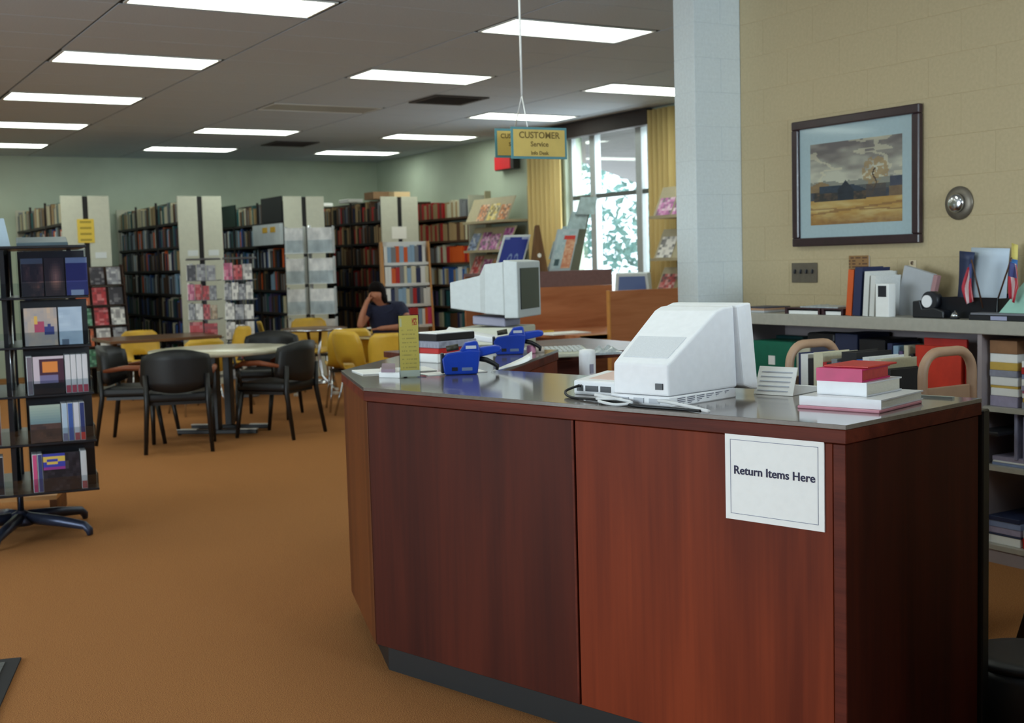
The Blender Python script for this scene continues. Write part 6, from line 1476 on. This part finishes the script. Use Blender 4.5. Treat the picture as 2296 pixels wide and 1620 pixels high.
for k, items in tierA:
    s = 0.07; z = TZ[k]
    for n_, (kd, w, fn, lb) in enumerate(items):
        if kd == 'c': case(s, FY, z, 0, w-0.004, 0.028, 0.205, fn, '%s on the %s tier of the carousel' % (lb, tn[k]), 'video cases on the carousel')
        else: case(s, FY, z, 0, w-0.002, 0.12, 0.205, fn, '%s video spine on the %s carousel tier, number %s from the left' % (lb, tn[k], ('one', 'two', 'three', 'four', 'five', 'six', 'seven')[n_]), '%s video spines on the %s tier of the carousel' % (lb, tn[k]), 2, 10)
        s += w
    # left pod of the same face: mostly dark spines
    s = -PR+0.01; rn = random.Random(40+k)
    while s < -0.09:
        nm, c = rn.choice((('dark', (36, 32, 40)), ('dark', (36, 32, 40)), ('maroon', (90, 40, 44)), ('white', (206, 206, 210)), ('blue', (60, 80, 140)), ('pink', (186, 130, 140))))
        case(s, FY+0.01, z, 0, 0.03, 0.12, 0.205, spine(c), '%s video spine in the left pod of the %s carousel tier' % (nm, tn[k]), '%s video spines in the left pod of the %s carousel tier' % (nm, tn[k]), 2, 10); s += 0.032
# things on top of the carousel
ztc = 1.322+TH+0.0145
q = Vector((CX, CY, 0))+RV @ Vector((-0.04, -0.16, ztc))
t = thing('card_sign', 'white lettered card sign slanting on top of the carousel', 'sign', q, VA)
MB().hexa([(-0.30, 0.0, 0.0), (0.07, 0.0, 0.0), (0.07, 0.004, 0.0), (-0.30, 0.004, 0.0)], [(-0.30, 0.04, 0.155), (0.045, 0.04, 0.155), (0.045, 0.044, 0.155), (-0.30, 0.044, 0.155)]).build('card', M('pale_blue_card', (186, 204, 216), 0.6), t)
text('VIDEO', 0.034, M('grey_lettering', (84, 100, 118), 0.7), t, (-0.095, 0.0245, 0.104), (math.radians(75), 0, 0), bold=0.001)
text('TAPES', 0.034, MATS['grey_lettering'], t, (-0.085, 0.0165, 0.074), (math.radians(75), 0, 0), bold=0.001)
q = Vector((CX, CY, 0))+RV @ Vector((0.03, -0.20, ztc))
t = thing('slant_tray', 'low grey tray lying on top of the carousel', 'tray', q, VA)
MB().extr([(0.0, 0.0), (0.2, 0.0), (0.2, 0.055), (0.0, 0.02)], 'x', 0.03, 0.29).build('tray_body', M('blue_grey_card', (86, 104, 112), 0.4, 0.1, 10), t, 0.004, 1)
# low wooden stand behind the carousel
q = on_z(128, 1142, 0)
t = thing('low_wood_stand', 'low wooden plinth on the floor behind the carousel', 'stand', (q.x-0.60, q.y, 0), -0.35)
mt_pl = wood('plinth_wood', (84, 50, 30), (120, 76, 44), 'x', 0.5, 8, 0)
MB().box(0.0, 0.0, 0.10, 0.60, 0.35, 0.125).build('rail', M('honey_wood', (190, 134, 74), 0.5), t); MB().box(0.56, 0.0, 0.0, 0.60, 0.35, 0.0995).build('post', mt_pl, t); MB().box(0.0, 0.0, 0.0, 0.04, 0.35, 0.0995).build('post', mt_pl, t)
# floor mat at the lower left
mt_mat = M('grey_mat', (92, 92, 88), 0.95, 0.25, 90, bump=0.4)
mp_ = [Vector((0.708, 4.847, 0)), Vector((0.558, 4.343, 0)), Vector((0.25, 3.30, 0)), Vector((-0.75, 3.60, 0)), Vector((-0.30, 5.15, 0))]
t = thing('entrance_mat', 'grey entrance mat with dark border at the lower left', 'mat', (0, 0, 0))
outer = [(0.708, 4.847), (0.25, 3.30), (-0.95, 3.66), (-0.49, 5.20)]
MB().prism(outer, 0.0005, 0.008).build('border', M('dark_mat_border', (34, 32, 32), 0.9), t)
MB().prism(inset(outer[::-1], 0.05), 0.0082, 0.011).build('pile', mt_mat, t)

# ================================================================== HANGING SIGN over the desk
hs = at(1170, 330, 6.3)
sgn = thing('hanging_sign', 'yellow two-panel sign with teal border hanging from the ceiling', 'sign', (0, 0, 0))
mt_sy = M('sign_yellow', (206, 178, 96), 0.6, 0.06, 12); mt_st = M('sign_teal', (84, 138, 146), 0.6, 0.05, 12); mt_sl = M('sign_brown_ink', (120, 98, 44), 0.7)
def panel_sign(c0, c1, ztop, zbot, parent, lines, nm):
    """panel from c0 to c1 (left to right seen from the front)"""
    c0, c1 = Vector((c0[0], c0[1], 0)), Vector((c1[0], c1[1], 0)); d = (c1-c0); L_ = d.length; d.normalize(); n = Vector((d.y, -d.x, 0))
    e = bpy.data.objects.new(nm, MB().box(0, -0.003, zbot, L_, 0.003, ztop).mesh(nm, mt_st)); COL.objects.link(e); e.parent = parent; e.location = c0; e.rotation_euler = (0, 0, math.atan2(d.y, d.x))
    b_ = 0.012
    f = MB().box(b_, -0.0045, zbot+b_, L_-b_, 0.0045, ztop-b_).build('panel_face', mt_sy, e)
    hh = ztop-zbot
    for s, sz, fr_ in lines: text(s, sz, mt_sl, e, (L_/2, -0.0052, zbot+hh*fr_), (math.pi/2, 0, 0), bold=0.0006)
A = at(1146, 322, 6.2); B = at(1270, 326, 6.35)
zt_, zb_2 = at(1146, 284, 6.2).z, at(1146, 355, 6.2).z
panel_sign((A.x, A.y), (B.x, B.y), zt_, zb_2, sgn, (('CUSTOMER', 0.046, 0.74), ('Service', 0.036, 0.46), ('Info Desk', 0.026, 0.18)), 'sign_panel')
A2 = at(1110, 322, 6.52); B2 = at(1200, 322, 6.62)
panel_sign((A2.x, A2.y), (B2.x, B2.y), at(1110, 288, 6.52).z, at(1110, 353, 6.52).z, sgn, (('CUSTOMER', 0.034, 0.74), ('Service', 0.028, 0.46)), 'rear_panel')
J = (A+B)/2; J = Vector((J.x, J.y, at(1170, 214, 6.3).z)); JJ = at(1170, 214, 6.32)
for q, zz in (((A+(B-A)*0.30), zt_), (((A2+B2)/2), at(1110, 288, 6.52).z)):
    MB().cyl(JJ, (q.x, q.y, zz), 0.0035, n=6).build('sign_cord', mt_wc, sgn)
MB().cyl(JJ, (JJ.x, JJ.y, ZC-0.001), 0.006, n=8).build('hanger_rod', mt_wc, sgn)

# ------------------------------------------------------------------ alike things in one row: say which one, counted from the left in view
ORD = ('first second third fourth fifth sixth seventh eighth ninth tenth eleventh twelfth thirteenth fourteenth fifteenth sixteenth seventeenth eighteenth nineteenth twentieth').split()
bylab = {}
for o in bpy.data.objects:
    if o.parent is None and o.get('label') and o.get('group'): bylab.setdefault(o['label'], []).append(o)
def sx_(o):
    d = o.location-CAM; return d.dot(RT)/max(0.1, d.dot(FW))
for lb, obs in bylab.items():
    if len(obs) < 2 or len(obs) > len(ORD) or 'outside the view' in lb: continue
    for sep in (' on the ', ' in the '):
        if sep in lb: break
    else: continue
    a, b = lb.split(sep, 1)
    for k, o in enumerate(sorted(obs, key=sx_)): 
        nl = ORD[k]+' '+a+' from the left'+sep+b
        o['label'] = nl if len(nl.split()) <= 16 else ORD[k]+' '+a+' from left'+sep.replace(' the ', ' ')+b
